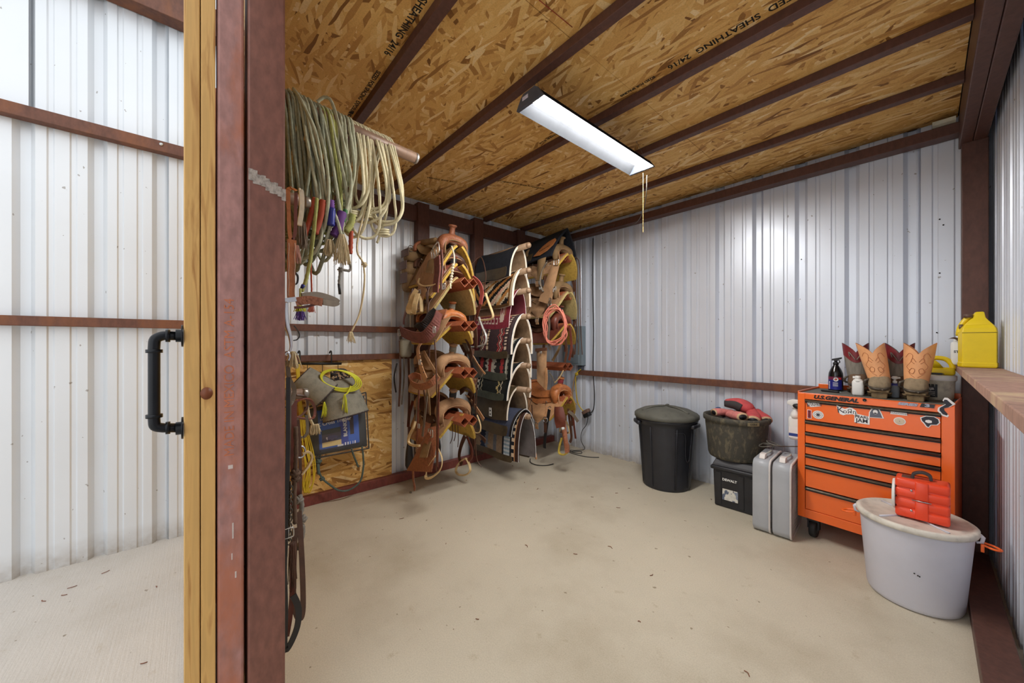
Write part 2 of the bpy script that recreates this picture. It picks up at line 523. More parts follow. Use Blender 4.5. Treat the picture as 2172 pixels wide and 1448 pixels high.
wB = struct('wall_left', label='ribbed white sheet-metal wall that carries the saddle racks')
ribbed_wall(wB, lambda w, d, z: (XB - d, w, z), -3.2, 3.92, 0.0, 4.2, 0.294, -0.187, m_panelB)
XF = -3.48
for z0, z1, y0, y1 in ((1.502, 1.560, -3.2, 1.72), (1.240, 1.294, 0.24, 1.72), (2.724, 2.798, -3.2, 0.14)):
    MB().box((XB + 0.003, y0, z0), (XF, y1, z1)).build('girt', m_steelr, wB, bevel=0.003)
MB().box((XB + 0.003, -3.2, 3.650), (XF + 0.05, 0.14, 3.85)).build('eave_beam', m_steelr, wB, bevel=0.004)
MB().box((XB + 0.003, 0.24, 2.670), (XF, 3.74, 2.828)).build('header_beam', m_steel, wB, bevel=0.003)
for y0, y1 in ((1.730, 1.860), (2.440, 2.570), (3.120, 3.250)):
    MB().box((XB + 0.003, y0, 0.083), (-3.45, y1, 2.86)).build('rack_post', m_steel, wB, bevel=0.004)
MB().lathe([(0.011, 0), (0.011, 0.004), (0.005, 0.006)], 10, T=frame(P(342, 306, X=XF), (0, 1, 0), (0, 0, 1))).build('screw', m_zinc, wB)
# short trim strip screwed over a rib in the aisle
MB().box((XB + 0.001, -0.94, 2.80), (XB + 0.010, -0.755, 4.2)).build('flashing_strip', m_panelB, wB)
for y0, y1 in ((0.24, 1.478),):
    MB().box((-3.545, y0, 0.086), (-3.520, y1, 1.238)).build('osb_panel', m_osbw, wB)

bb = struct('baseboard_left')
MB().box((XB + 0.005, 0.24, 0.0), (XF, 3.845, 0.083)).build('base_tube', steel_mat('base_tube_red', C(122, 62, 54), C(128, 72, 50), 0.6), bb, bevel=0.003)

wC = struct('wall_right', label='ribbed sheet-metal wall with a dusty brown ledge')
ribbed_wall(wC, lambda w, d, z: (XC + d, w, z), -0.9, 3.92, 0.0, 3.05, 0.30, 0.10, m_panelA)
m_ledge = steel_mat('dusty_ledge', C(150, 116, 100), C(186, 162, 126), 0.50, 0.8)
MB().box((0.125, -0.9, 1.222), (XC - 0.003, 3.74, 1.258)).build('ledge', m_ledge, wC, bevel=0.003)
for x0, x1 in ((0.145, 0.199), (0.2005, 0.258)):
    MB().box((x0, -0.9, 2.69), (x1, 3.84, 2.905)).build('top_beam', m_steel, wC, bevel=0.005)
bc = struct('baseboard_right')
MB().box((0.148, -0.9, 0.0), (0.262, 3.745, 0.07)).build('base_tube', m_steel, bc, bevel=0.003)

# ---------------------------------------------------------------- ceiling: boards and joists
ce = struct('ceiling', label='osb ceiling boards on dark red steel joists')
ys = [0.13, 1.42, 2.64, 3.84]; xs = [-3.545, -1.16, 0.143]
for i in range(3):
    for j in range(2):
        o = 0.0012 * ((i + j) % 2)
        MB().box((xs[j] + 0.0012, ys[i] + 0.0012, Z_OSB + o), (xs[j + 1] - 0.0012, ys[i + 1] - 0.0012, Z_OSB + 0.013 + o)).build('osb_panel', m_osb, ce)
MB().box((xs[0] - 0.02, ys[0], Z_OSB + 0.016), (xs[-1] + 0.2, 3.92, Z_OSB + 0.05)).build('deck', m_dark, ce)
JY = [0.842, 1.445, 2.048, 2.651, 3.254]
for y in [0.235] + JY:
    MB().box((-3.50, y - 0.051, 2.86), (0.144, y, Z_OSB)).build('joist', m_steel, ce, bevel=0.003)
# mill print along the board edges (upside down to the viewer)
for body, x, y, size in (('RATED  SHEATHING  24/16', -0.62, 1.955, 0.052), ('SIZED FOR SPACING', -1.12, 1.958, 0.024), ('EXPOSURE 1  THICKNESS 0.418 IN  PS 2-10', -1.72, 1.962, 0.022),
                         ('RATED  SHEATHING  24/16', -1.56, 0.752, 0.050), ('SIZED FOR SPACING  EXPOSURE 1', -2.26, 0.765, 0.034), ('THICKNESS 0.418 IN', -2.6, 0.768, 0.03)):
    text_mesh('mill_print', body, size, m_ink, ce, frame((x, y, Z_OSB - 0.0006), (-1, 0, 0), (0, 1, 0)), bold=.0008)
for x, y, body in ((-2.95, 1.72, 'THIS SIDE DOWN'), (-2.55, 2.32, 'STRENGTH AXIS THIS DIRECTION'), (-2.72, 2.95, 'RATED 24/16')):
    text_mesh('mill_print', body, 0.035, m_ink, ce, frame((x, y, Z_OSB - 0.0006), (-0.35, -1, 0), (1, -0.35, 0)))
# red chalk line and loose wires on the boards
m_redwire = M('red_thread', C(150, 34, 24), 0.7)
MB().tube([P(1143, 0, z=Z_OSB - 0.004), P(1180, 30, z=Z_OSB - 0.006), P(1214, 58, z=Z_OSB - 0.004)], 0.0016, 5).build('chalk_line', m_redwire, ce)

# ---------------------------------------------------------------- partition, sliding door
wD = struct('wall_front', label='partition behind the door post where the tack hangs')
MB().box((-3.545, 0.150, 0.0), (-1.56, 0.168, 2.90)).build('osb_panel', m_osbx, wD)
for z in (0.9, 1.5, 2.2):
    MB().box((-3.545, 0.168, z), (-1.56, YD + 0.02, z + 0.06)).build('girt', m_steelr, wD)
tr = struct('trim_1', label='primer-red square steel door post')
MB().box((-1.552, 0.127, 0.0), (-1.450, 0.232, 2.905)).build('door_post', m_post, tr, bevel=0.006)
mb = MB()
for k in range(9):
    y = 0.129 + 0.0115 * k; z = 1.951 - 0.0050 * k
    mb.box((-1.451, y, z - 0.020 - 0.004 * math.sin(k * 1.7)), (-1.4485 + 0.0005 * (k % 2), y + 0.0125, z + 0.018 + 0.004 * math.sin(k * 2.3)))
mb.build('weld_scar', M('bare_weld', C(176, 164, 152), 0.4, 0.5, 0.5, 60, 0.5, 90), tr)

dr = struct('door_1', label='sliding door of pine boards on a steel tube frame, slid open')
for y0, y1, z0 in ((-0.027, 0.0095, 0.03), (0.0115, 0.046, 0.03)):
    MB().box((-2.55, y0, z0), (-1.450, y1, 2.75)).build('pine_board', m_pine, dr, bevel=0.003)
MB().box((-1.530, 0.050, 0.02), (-1.452, 0.118, 2.75)).build('frame_tube', m_tubed, dr, bevel=0.007)
MB().box((-2.55, 0.050, 0.02), (-2.47, 0.118, 2.75)).build('frame_tube', m_tubed, dr, bevel=0.007)
MB().lathe([(0.015, 0), (0.015, 0.0006)], 18, T=frame(P(438, 834, X=-1.4495), (0, 1, 0), (0, 0, 1)) @ Matrix.Diagonal((1, 1.25, 1, 1))).build('knot', m_knot, dr)
m_paintmark = M('chalky_scuff', C(206, 190, 180), 0.8)
for px, py, w, h in ((494, 1125, .004, .05), (489, 990, .012, .012), (500, 1218, .004, .02), (622 - 130, 1180, .003, .02)):
    c = P(px, py, X=-1.4515); MB().box((-1.4525, c.y - w / 2, c.z - h / 2), (-1.4510, c.y + w / 2, c.z + h / 2)).build('scuff', m_paintmark, dr)
text_mesh('stamp', 'MADE IN MEXICO  ASTM A-154', 0.036, M('stamped_rust', C(190, 112, 78), 0.8), dr, frame(P(487, 800, X=-1.4512), (0, 0, 1), (0, -1, 0)), 0.0002)

hd = MB()
ph = [P(388, 712, X=-1.475), P(345, 712, X=-1.475), P(327, 735, X=-1.475), P(327, 890, X=-1.475), P(345, 907, X=-1.475), P(388, 907, X=-1.475)]
path = [ph[0], ph[0].lerp(ph[1], .8)] + crom([ph[0].lerp(ph[1], .8), ph[1], ph[1].lerp(ph[2], .5) + Vector((0, -.006, .006)), ph[2], ph[2] - Vector((0, 0, .02))], 5)[1:] \
    + crom([ph[3] + Vector((0, 0, .02)), ph[3], ph[3].lerp(ph[4], .5) + Vector((0, -.006, -.006)), ph[4], ph[5].lerp(ph[4], .8)], 5) + [ph[5]]
hdl = hd.tube(path, 0.0135, 14, up=(1, 0, 0)).build('handle', m_blackpipe, dr)
for c, d in ((ph[2] - Vector((0, 0, .012)), (0, 0, 1)), (ph[3] + Vector((0, 0, .012)), (0, 0, 1)), (ph[0].lerp(ph[1], .72), (0, 1, 0)), (ph[5].lerp(ph[4], .72), (0, 1, 0))):
    d = Vector(d); MB().tube([c - d * .006, c - d * .002, c + d * .004], lambda t: 0.0185, 16).build('collar', m_blackpipe, hdl)
for c in (ph[0], ph[5]):
    e = Vector((0, 1, 0)); MB().tube([c - e * .016, c - e * .004, c - e * .0035, c + e * .001], lambda t: 0.019 if t < .4 else 0.033, 18).build('flange', m_blackpipe, hdl)
# ---------------------------------------------------------------- shop light hung from the joists
m_white = M('white_enamel', C(232, 232, 230), 0.4, 0, 0.04)
m_endcap = M('grey_end_cap', C(70, 74, 84), 0.5)
m_tubeglow, _nt, _bs = nmat('lit_tube')
_bs.inputs['Base Color'].default_value = (1, 1, 1, 1); _bs.inputs['Emission Color'].default_value = (1.0, 0.985, 0.955, 1); _bs.inputs['Emission Strength'].default_value = 85.0
m_refl = M('darkened_reflector', C(40, 41, 43), 1.0, 0.0, 0.1, spec=0.0)  # matt near-black: grey shading put into the colour against the tubes' glare
LX0, LX1, LY0, LY1, LZ = -1.525, -1.325, 1.385, 2.555, 2.712
lt = thing('shop_light', 'lit white shop light hanging below the ceiling joists', 'light fixture', ((LX0 + LX1) / 2, (LY0 + LY1) / 2, LZ))
xm = (LX0 + LX1) / 2
prof = [(LX0, LZ), (LX0 + .035, LZ + .050), (xm - .045, LZ + .066), (xm + .045, LZ + .066), (LX1 - .035, LZ + .050), (LX1, LZ)]
mb = MB()
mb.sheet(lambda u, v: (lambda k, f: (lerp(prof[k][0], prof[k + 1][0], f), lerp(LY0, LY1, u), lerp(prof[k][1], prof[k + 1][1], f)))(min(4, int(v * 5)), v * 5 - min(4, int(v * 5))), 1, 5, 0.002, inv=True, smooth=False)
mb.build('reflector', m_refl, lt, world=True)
for y0, y1 in ((LY0 - .018, LY0 + .002), (LY1 - .002, LY1 + .018)):
    o = MB(); o.loft([[(x, y, z) for x, z in ([(LX0 - .002, LZ - .003)] + [(a, b + .003) for a, b in prof[1:5]] + [(LX1 + .002, LZ - .003)])] for y in (y0, y1)], smooth=False)
    o.build('end_cap', m_endcap, lt, world=True, bevel=0.002)
MB().box((xm - .05, LY0 - .0195, LZ + .03), (xm - .005, LY0 - .0178, LZ + .05)).build('sticker', M('pale_sticker', C(206, 200, 214), 0.6), lt, world=True)
for x in (xm + .012, xm + .058):
    MB().tube([(x, LY0 + .004, LZ + .018), (x, LY1 - .004, LZ + .018)], 0.013, 12).build('tube', m_tubeglow, lt, world=True)
m_wire = M('thin_wire', C(120, 112, 100), 0.5, 0.6)
for y in (LY0 + .01, LY1 - .03):
    for x in (LX0 + .05, LX1 - .05):
        MB().tube([(x, y, LZ + .055), (xm, y + (.04 if y < 2 else -.04), 2.865 if y < 2 else Z_OSB)], 0.0012, 5).build('hanging_wire', m_wire, lt, world=True)
m_brass = M('brass_chain', C(206, 180, 120), 0.35, 0.6)
pc = P(1364, 368, Y=LY1 + .01); pe = P(1364, 492, Y=LY1 + .01)
mb = MB()
for k in range(56):
    c = pc.lerp(pe, k / 55); mb.lathe([(0.0006, -.0042), (0.0024, -.0020), (0.0024, .0020), (0.0006, .0042)], 6, T=Matrix.Translation(c))
mb.build('pull_chain', m_brass, lt, world=True)
m_cordg = M('grey_flex', C(96, 92, 84), 0.6)
MB().tube(crom([P(1372, 372, Y=LY1), P(1371, 408, Y=LY1 + .02), P(1366, 440, Y=LY1 + .2), P(1352, 470, Y=LY1 + .6), P(1330, 480, Y=3.70), P(1295, 477, Y=3.735), P(1262, 490, Y=3.735)], 6), 0.0032, 6).build('power_cord', m_cordg, lt, world=True)
# ---------------------------------------------------------------- tool chest
m_orange = M('orange_enamel', C(240, 108, 42), 0.22, 0, 0.05, 3, spec=0.6)
m_rail = M('chrome_black_rail', C(120, 116, 108), 0.25, 0.9, 0.3, 30)
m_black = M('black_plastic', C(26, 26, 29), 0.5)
m_mat = M('grey_drawer_liner', C(104, 102, 94), 0.85, 0, 0.2, 30, 0.3)
m_rubber = M('black_rubber', C(34, 33, 33), 0.75, 0, 0.3, 25)
m_chrome = M('bright_metal', C(200, 200, 202), 0.25, 1.0, 0.1)
CW, CD, CB, CT = 0.726, 0.47, 0.147, 1.0385
CR = math.radians(-5.4)
chest = thing('tool_chest', 'orange rolling tool chest with seven drawers and band stickers', 'tool chest', (-0.613, 3.30, 0), CR)
CM = ROOTM[chest.name]


def on_chest(px, py):
    r = (px - CAM_CX) / CAM_F; u = (CAM_CY - py) / CAM_F
    d = Vector((FW[0] + RT[0] * r, FW[1] + RT[1] * r, u)); o = Vector((0, 0, CAM_H))
    inv = CM.inverted(); o2 = inv @ o; d2 = inv.to_3x3() @ d
    t = -o2.y / d2.y
    return o2 + d2 * t


mb = MB()
mb.box((0, 0.012, CB), (0.004, CD, CT)).box((CW - .004, 0.012, CB), (CW, CD, CT)).box((0.004, CD - .004, CB), (CW - .004, CD, CT)).box((0.004, 0.012, CB), (CW - .004, CD - .004, CB + .02)).box((0.004, .03, CT - .045), (CW - .004, CD - .004, CT - .024))
body = mb.build('body', m_orange, chest)
mb = MB()
mb.box((0, 0, CB), (.042, .014, CT)).box((CW - .05, 0, CB), (CW, .014, CT)).box((.042, 0, CT - .041), (CW - .05, .014, CT)).box((.042, 0, CB), (CW - .05, .014, CB + .062))
mb.build('face_frame', m_orange, chest, bevel=0.002)
mb = MB()
mb.box((.004, .0, CT), (CW - .004, .010, CT + .004)).box((0, .0, CT), (.008, CD, CT + .014)).box((CW - .008, 0, CT), (CW, CD, CT + .014)).box((.004, CD - .008, CT), (CW - .004, CD, CT + .036))
mb.build('top_rail', m_orange, chest, bevel=0.002)
MB().box((.006, .010, CT - .024), (CW - .006, CD - .006, CT)).build('top_liner', m_mat, chest)
zs = [.997, .846, .762, .681, .603, .522, .369, CB + .062]
for k in range(7):
    d = MB(); z1, z0 = zs[k] - .002, zs[k + 1] + .003
    d.box((.045, .004, z0), (CW - .053, .40, z1 - .020))
    dw = d.build('drawer', m_orange, chest, bevel=0.0015)
    h = MB(); x0, x1 = .044, CW - .052
    h.loft([[(x, y, z) for y, z in ((.006, z1), (-.004, z1 - .001), (-.011, z1 - .007), (-.010, z1 - .012), (-.003, z1 - .013), (.004, z1 - .019), (.006, z1 - .019))] for x in (x0, x1)], smooth=False)
    h.build('handle_rail', m_rail, dw)
    MB().box((x0, .002, z1 - .024), (x1, .006, z1 - .018)).build('painted_shadow', m_black, dw)  # solid black strip standing in for the shade under the handle rail
for x, y in ((.075, .075), (CW - .075, .075), (.075, CD - .075), (CW - .075, CD - .075)):
    c = MB(); c.lathe([(.053, -.019), (.058, -.012), (.058, .012), (.053, .019)], 24, T=Matrix.Translation((x, y, .058)) @ Matrix.Rotation(PI / 2, 4, 'Y'))
    cw = c.build('caster', m_rubber, chest)
    f = MB(); f.box((x - .034, y - .03, .118), (x + .034, y + .03, CB)).box((x - .034, y - .018, .06), (x - .024, y + .018, .13)).box((x + .024, y - .018, .06), (x + .034, y + .018, .13))
    f.lathe([(.026, -.0215), (.026, .0215)], 14, T=Matrix.Translation((x, y, .058)) @ Matrix.Rotation(PI / 2, 4, 'Y'))
    f.build('caster_fork', m_black, cw)


def front_T(p, ang=0.0):
    return Matrix.Translation((p.x, -0.0006, p.z)) @ Matrix.Rotation(PI / 2, 4, 'X') @ Matrix.Rotation(ang, 4, 'Z')


m_badge = M('black_badge', C(22, 22, 26), 0.3); m_badges = M('silver_badge', C(150, 156, 170), 0.3, 0.7)
m_sticker = M('white_sticker', C(232, 230, 228), 0.5, 0, 0.03); m_sink = M('sticker_ink', C(44, 44, 54), 0.6); m_sred = M('sticker_red', C(170, 26, 44), 0.6); m_stan = M('sticker_tan', C(214, 196, 170), 0.6)
text_mesh('name_badge', 'U.S.GENERAL', 0.034, m_badge, chest, front_T(on_chest(1771, 845.5)), 0.003, shear=0.25, sx=1.16, bold=0.0016)
text_mesh('series_badge', 'SERIES', 0.021, m_badges, chest, front_T(on_chest(1924, 857)), 0.003, shear=0.3, sx=1.35, bold=0.0012)
MB().plate([(-.030, -.011), (.026, -.011), (.030, .011), (-.022, .011)], .003, T=front_T(on_chest(1967, 860))).build('series_plate', m_badge, chest)
text_mesh('series_digit', '3', 0.024, m_badges, chest, front_T(on_chest(1967, 860)) @ Matrix.Translation((0, 0, .003)), 0.001, sx=1.9, bold=0.001)
lk = MB(); lk.lathe([(.0095, 0), (.0095, .005), (.006, .006), (.006, .003)], 18, T=front_T(on_chest(1834, 848))); lk.build('lock', m_badge, chest)


def sticker(name, pc, outline, ang=0.0, y=0.004):
    p = on_chest(*pc); T = front_T(p, ang); T.translation.y = y - 0.0012
    o = MB().plate(outline, 0.0009, T=T).build(name, m_sticker, chest)
    return o, T @ Matrix.Translation((0, 0, 0.0010))


def ell(rx, ry, n=20, wob=0.0): return [(rx * math.cos(2 * PI * k / n) * (1 + wob * math.sin(5 * k)), ry * math.sin(2 * PI * k / n) * (1 + wob * math.cos(3 * k))) for k in range(n)]


o, T = sticker('band_sticker', (1726, 857), [(-.033, -.010), (-.02, -.021), (.036, -.014), (.032, .004), (.024, .02), (-.036, .012)], .1)
text_mesh('sticker_text', 'LYNYRD', .021, m_sink, o, T @ Matrix.Translation((-.003, .008, 0)) @ Matrix.Rotation(.08, 4, 'Z'), bold=.0005)
text_mesh('sticker_text', 'SKYNYRD', .019, m_sink, o, T @ Matrix.Translation((.001, -.008, 0)) @ Matrix.Rotation(.08, 4, 'Z'), bold=.0005)
o, T = sticker('band_sticker', (1716.5, 878), [(-.012, -.031), (.012, -.031), (.012, .031), (-.012, .031)])
MB().plate([(-.0095, -.028), (.0095, -.028), (.0095, .028), (-.0095, .028)], .0006, T=T).build('sticker_print', m_sred, o)
for k in range(5):
    MB().plate([(-.007 + .003 * (k % 2), -.004), (.005, -.003), (.007, .004), (-.004, .003)], .0005, T=T @ Matrix.Translation((0, -.021 + .0105 * k, .0006))).build('sticker_print', m_sink, o)
o, T = sticker('band_sticker', (1735, 879.5), ell(.031, .029))
MB().plate([(r * math.cos(PI * k / 16), r * math.sin(PI * k / 16)) for k in range(32) for r in ((.017 if k % 4 in (0, 1) else .0075),)], .0006, T=T @ Matrix.Rotation(-PI / 32, 4, 'Z')).build('sticker_print', m_sink, o)
for k in range(16):
    a = 2 * PI * k / 16; MB().plate([(-.0022, -.002), (.0022, -.002), (.0022, .002), (-.0022, .002)], .0006, T=T @ Matrix.Translation((.0235 * math.cos(a), .022 * math.sin(a), 0)) @ Matrix.Rotation(a, 4, 'Z')).build('sticker_print', m_sink, o)
o, T = sticker('band_sticker', (1796, 872), [(-.052, .034), (-.05, .012), (-.035, -.024), (-.018, -.03), (-.004, -.022), (.03, -.016), (.052, -.03), (.055, -.02), (.044, .012), (.028, .025), (.014, .028), (-.01, .014), (-.028, .022)])
text_mesh('sticker_text', 'K', .058, m_sink, o, T @ Matrix.Translation((-.032, .003, 0)) @ Matrix.Rotation(.12, 4, 'Z'))
text_mesh('sticker_text', 'o\u042fn', .040, m_sink, o, T @ Matrix.Translation((.014, -.001, 0)) @ Matrix.Rotation(.05, 4, 'Z'))
o, T = sticker('band_sticker', (1828, 888.5), [(-.037, -.026), (-.02, -.03), (.036, -.031), (.037, .012), (.03, .022), (-.008, .028), (-.034, .03), (-.036, .008)])
text_mesh('sticker_text', 'PEARL', .024, m_sink, o, T @ Matrix.Translation((0, .012, 0)), bold=.0006)
text_mesh('sticker_text', 'JAM', .034, m_sink, o, T @ Matrix.Translation((0, -.012, 0)), bold=.0008)
o, T = sticker('portrait_sticker', (1857, 875.5), [(-.032, -.034), (.038, -.03), (.028, .0), (.018, .026), (-.002, .034), (-.02, .024), (-.03, .0)])
MB().plate([(-.027, -.03), (.031, -.027), (.023, 0), (.014, .022), (-.002, .029), (-.016, .02), (-.025, 0)], .0006, T=T).build('sticker_print', M('portrait_grey', C(96, 98, 110), 0.6), o)
MB().plate(ell(.011, .014), .0006, T=T @ Matrix.Translation((-.001, .006, .0006))).build('sticker_print', m_sticker, o)
MB().plate(ell(.007, .004), .0005, T=T @ Matrix.Translation((-.001, -.002, .0012))).build('sticker_print', m_sink, o)
o, T = sticker('band_sticker', (1906, 883), [(-.036, .01), (.036, .01), (.034, .026), (-.034, .026)])
text_mesh('sticker_text', 'SOUNDGARDEN', .0105, m_sink, o, T @ Matrix.Translation((0, .018, 0)))
o, T = sticker('disc_sticker', (1908, 893), ell(.026, .024))
MB().plate(ell(.022, .020), .0006, T=T).build('sticker_print', m_stan, o); MB().plate(ell(.002, .002, 8), .0006, T=T @ Matrix.Translation((0, 0, .0006))).build('sticker_print', m_sink, o)
o, T = sticker('portrait_sticker', (1972, 894), [(-.038, .018), (-.016, .032), (.018, .033), (.036, .02), (.04, 0), (.03, -.016), (.006, -.02), (-.004, -.038), (-.014, -.034), (-.024, -.016), (-.034, -.002)])
MB().plate([(-.033, .016), (-.014, .028), (.016, .029), (.032, .018), (.035, 0), (.026, -.013), (.003, -.017), (-.005, -.033), (-.012, -.028), (-.02, -.012), (-.03, 0)], .0006, T=T).build('sticker_print', m_sink, o)
MB().plate([(-.018, -.004), (-.006, -.01), (.008, -.006), (.008, .006), (-.004, .010), (-.016, .006)], .0006, T=T @ Matrix.Translation((0, 0, .0006))).build('sticker_print', m_sticker, o)
zz = [(-.004, .052), (.006, .052), (.030, .024), (.012, .006), (-.006, -.002), (-.006, -.014), (.010, -.036), (.006, -.046), (-.012, -.040), (-.026, -.018), (-.024, -.002), (.002, .022), (-.010, .036)]
o, T = sticker('dancer_sticker', (2006, 865), [(x * 1.2, z * 1.14) for x, z in zz], y=0.0)
MB().plate([(x * .86 - .001, z * .92) for x, z in zz], .0006, T=T).build('sticker_print', m_sink, o)


# ---------------------------------------------------------------- on top of the chest
def bottle(name, label, cat, loc, parts, rz=0):
    t = thing(name, label, cat, loc, rz)
    for nm, fn, mat in parts:
        b = MB(); fn(b); b.build(nm, mat, t)
    return t


ZT = CT
m_bblack = M('glossy_black_bottle', C(16, 15, 17), 0.18, spec=0.7); m_blue = M('blue_label', C(34, 40, 132), 0.4); m_maroon = M('maroon_label', C(116, 30, 66), 0.45)
m_wplast = M('white_plastic', C(228, 228, 224), 0.4, 0, 0.04)
m_lred = M('red_print', C(214, 50, 40), 0.5)
t = thing('spray_bottle', 'black spray bottle with a blue and maroon label on the tool chest', 'bottle', (-.446, 3.64, ZT))
MB().lathe([(.040, 0), (.043, .004), (.043, .115), (.041, .135), (.030, .165), (.0155, .192), (.0145, .202)], 28).build('body', m_bblack, t)
lb = MB(); fnl = lambda a0, a1, z0, z1, r: (lambda u, v: (r * math.sin(lerp(a0, a1, u)), -r * math.cos(lerp(a0, a1, u)), lerp(z0, z1, v)))
lb.sheet(fnl(-1.35, 1.05, .012, .085, .0434), 14, 1, 0).build('label', m_blue, t)
MB().sheet(fnl(-1.35, 1.05, .085, .108, .0434), 14, 1, 0).build('label_band', m_maroon, t)
lg = MB(); lg.lathe([(.015, 0), (.015, .0006), (.009, .0006), (.009, .0003)], 18, T=frame((.006, -.0436, .088), (1, .14, 0), (0, 0, 1))); lg.build('logo_ring', m_wplast, t)
MB().lathe([(.006, 0), (.006, .0008)], 12, T=frame((.006, -.0438, .088), (1, .14, 0), (0, 0, 1))).build('logo_dot', m_lred, t)
MB().plate([(0, 0), (.014, 0), (.014, .011), (0, .011)], .0006, T=frame((.020, -.0405, .090), (1, .52, 0), (0, 0, 1))).build('price_sticker', m_lred, t)
for k in range(7):
    MB().box((-.004, -.001, .016 + .0085 * k), (.004, .0005, .0215 + .0085 * k), T=Matrix.Translation((-.0315, -.0305, 0)) @ Matrix.Rotation(-.80, 4, 'Z')).build('label_letter', m_wplast, t)
for k in range(4): MB().box((-.012, -.0444, .062 - .008 * k), (.018, -.0430, .0645 - .008 * k)).build('label_line', m_wplast, t)
sp = MB(); sp.lathe([(.017, .198), (.017, .214), (.010, .216), (.008, .230)], 16); sp.build('collar', m_black, t)
MB().loft([[(-.010, -.012 + y, z), (.012, -.012 + y, z), (.012, .012 + y, z), (-.010, .012 + y, z)] for y, z in ((0, .226), (0, .236))] , smooth=False).build('trigger_body', m_black, t)
MB().loft([[(x, -h, .232 + x * .2 - g), (x, h, .232 + x * .2 - g), (x, h, .246 + x * .25), (x, -h, .246 + x * .25)] for x, h, g in ((-.022, .009, .0), (.0, .011, 0), (.018, .010, 0), (.034, .007, -.004))], smooth=False).build('spray_head', m_black, t)
MB().tube(crom([(.016, 0, .234), (.022, 0, .222), (.020, 0, .210)], 4), .0035, 6).build('trigger', m_black, t)

t = thing('white_bottle', 'small blank white plastic bottle on the tool chest', 'bottle', (-.305, 3.42, ZT))
MB().box((-.030, -.021, 0), (.030, .021, .105), ch=.013).lathe([(.021, .095), (.0195, .108), (.012, .114)], 18, sx=1.25).build('body', m_wplast, t)
MB().lathe([(.0135, .113), (.0145, .114), (.0145, .134), (.013, .136)], 18).box((-.026, -.006, .118), (-.010, .006, .132)).build('cap', m_wplast, t)

t = thing('felt_pen', 'dark marker pen lying on the grey chest liner', 'pen', (-.46, 3.50, ZT), -.25)
MB().tube([(-.055, 0, .008), (-.05, 0, .008), (.03, 0, .008), (.04, 0, .008), (.055, 0, .008)], lambda q: .0075 if .05 < q < .8 else .005, 10).build('barrel', m_black, t)
MB().tube([(.053, 0, .008), (.066, 0, .0075)], lambda q: .0035 - .002 * q, 8).build('tip', M('grey_tip', C(150, 170, 176), 0.5), t)

# boots: shaft, foot, heel, sole, spur ledge
m_tan = M('tan_boot_leather', C(222, 160, 110), 0.5, 0, 0.15, 14, 0.15); m_stitch = M('brown_stitching', C(176, 108, 66), 0.6)
m_mud = M('muddy_foot_leather', C(142, 124, 98), 0.85, 0, 0.35, 22, 0.5); m_mudd = M('caked_sole', C(124, 104, 74), 0.9, 0, 0.4, 30, 0.6)
m_red = M('maroon_boot_top', C(118, 34, 40), 0.45, 0, 0.2); m_grey = M('worn_grey_shaft', C(128, 122, 112), 0.8, 0, 0.35, 26, 0.2, stretch=(3, 3, .5)); m_brownfoot = M('worn_brown_foot', C(104, 80, 60), 0.8, 0, 0.4, 22, 0.4)
m_spur = M('old_spur_metal', C(92, 84, 74), 0.5, 0.6)


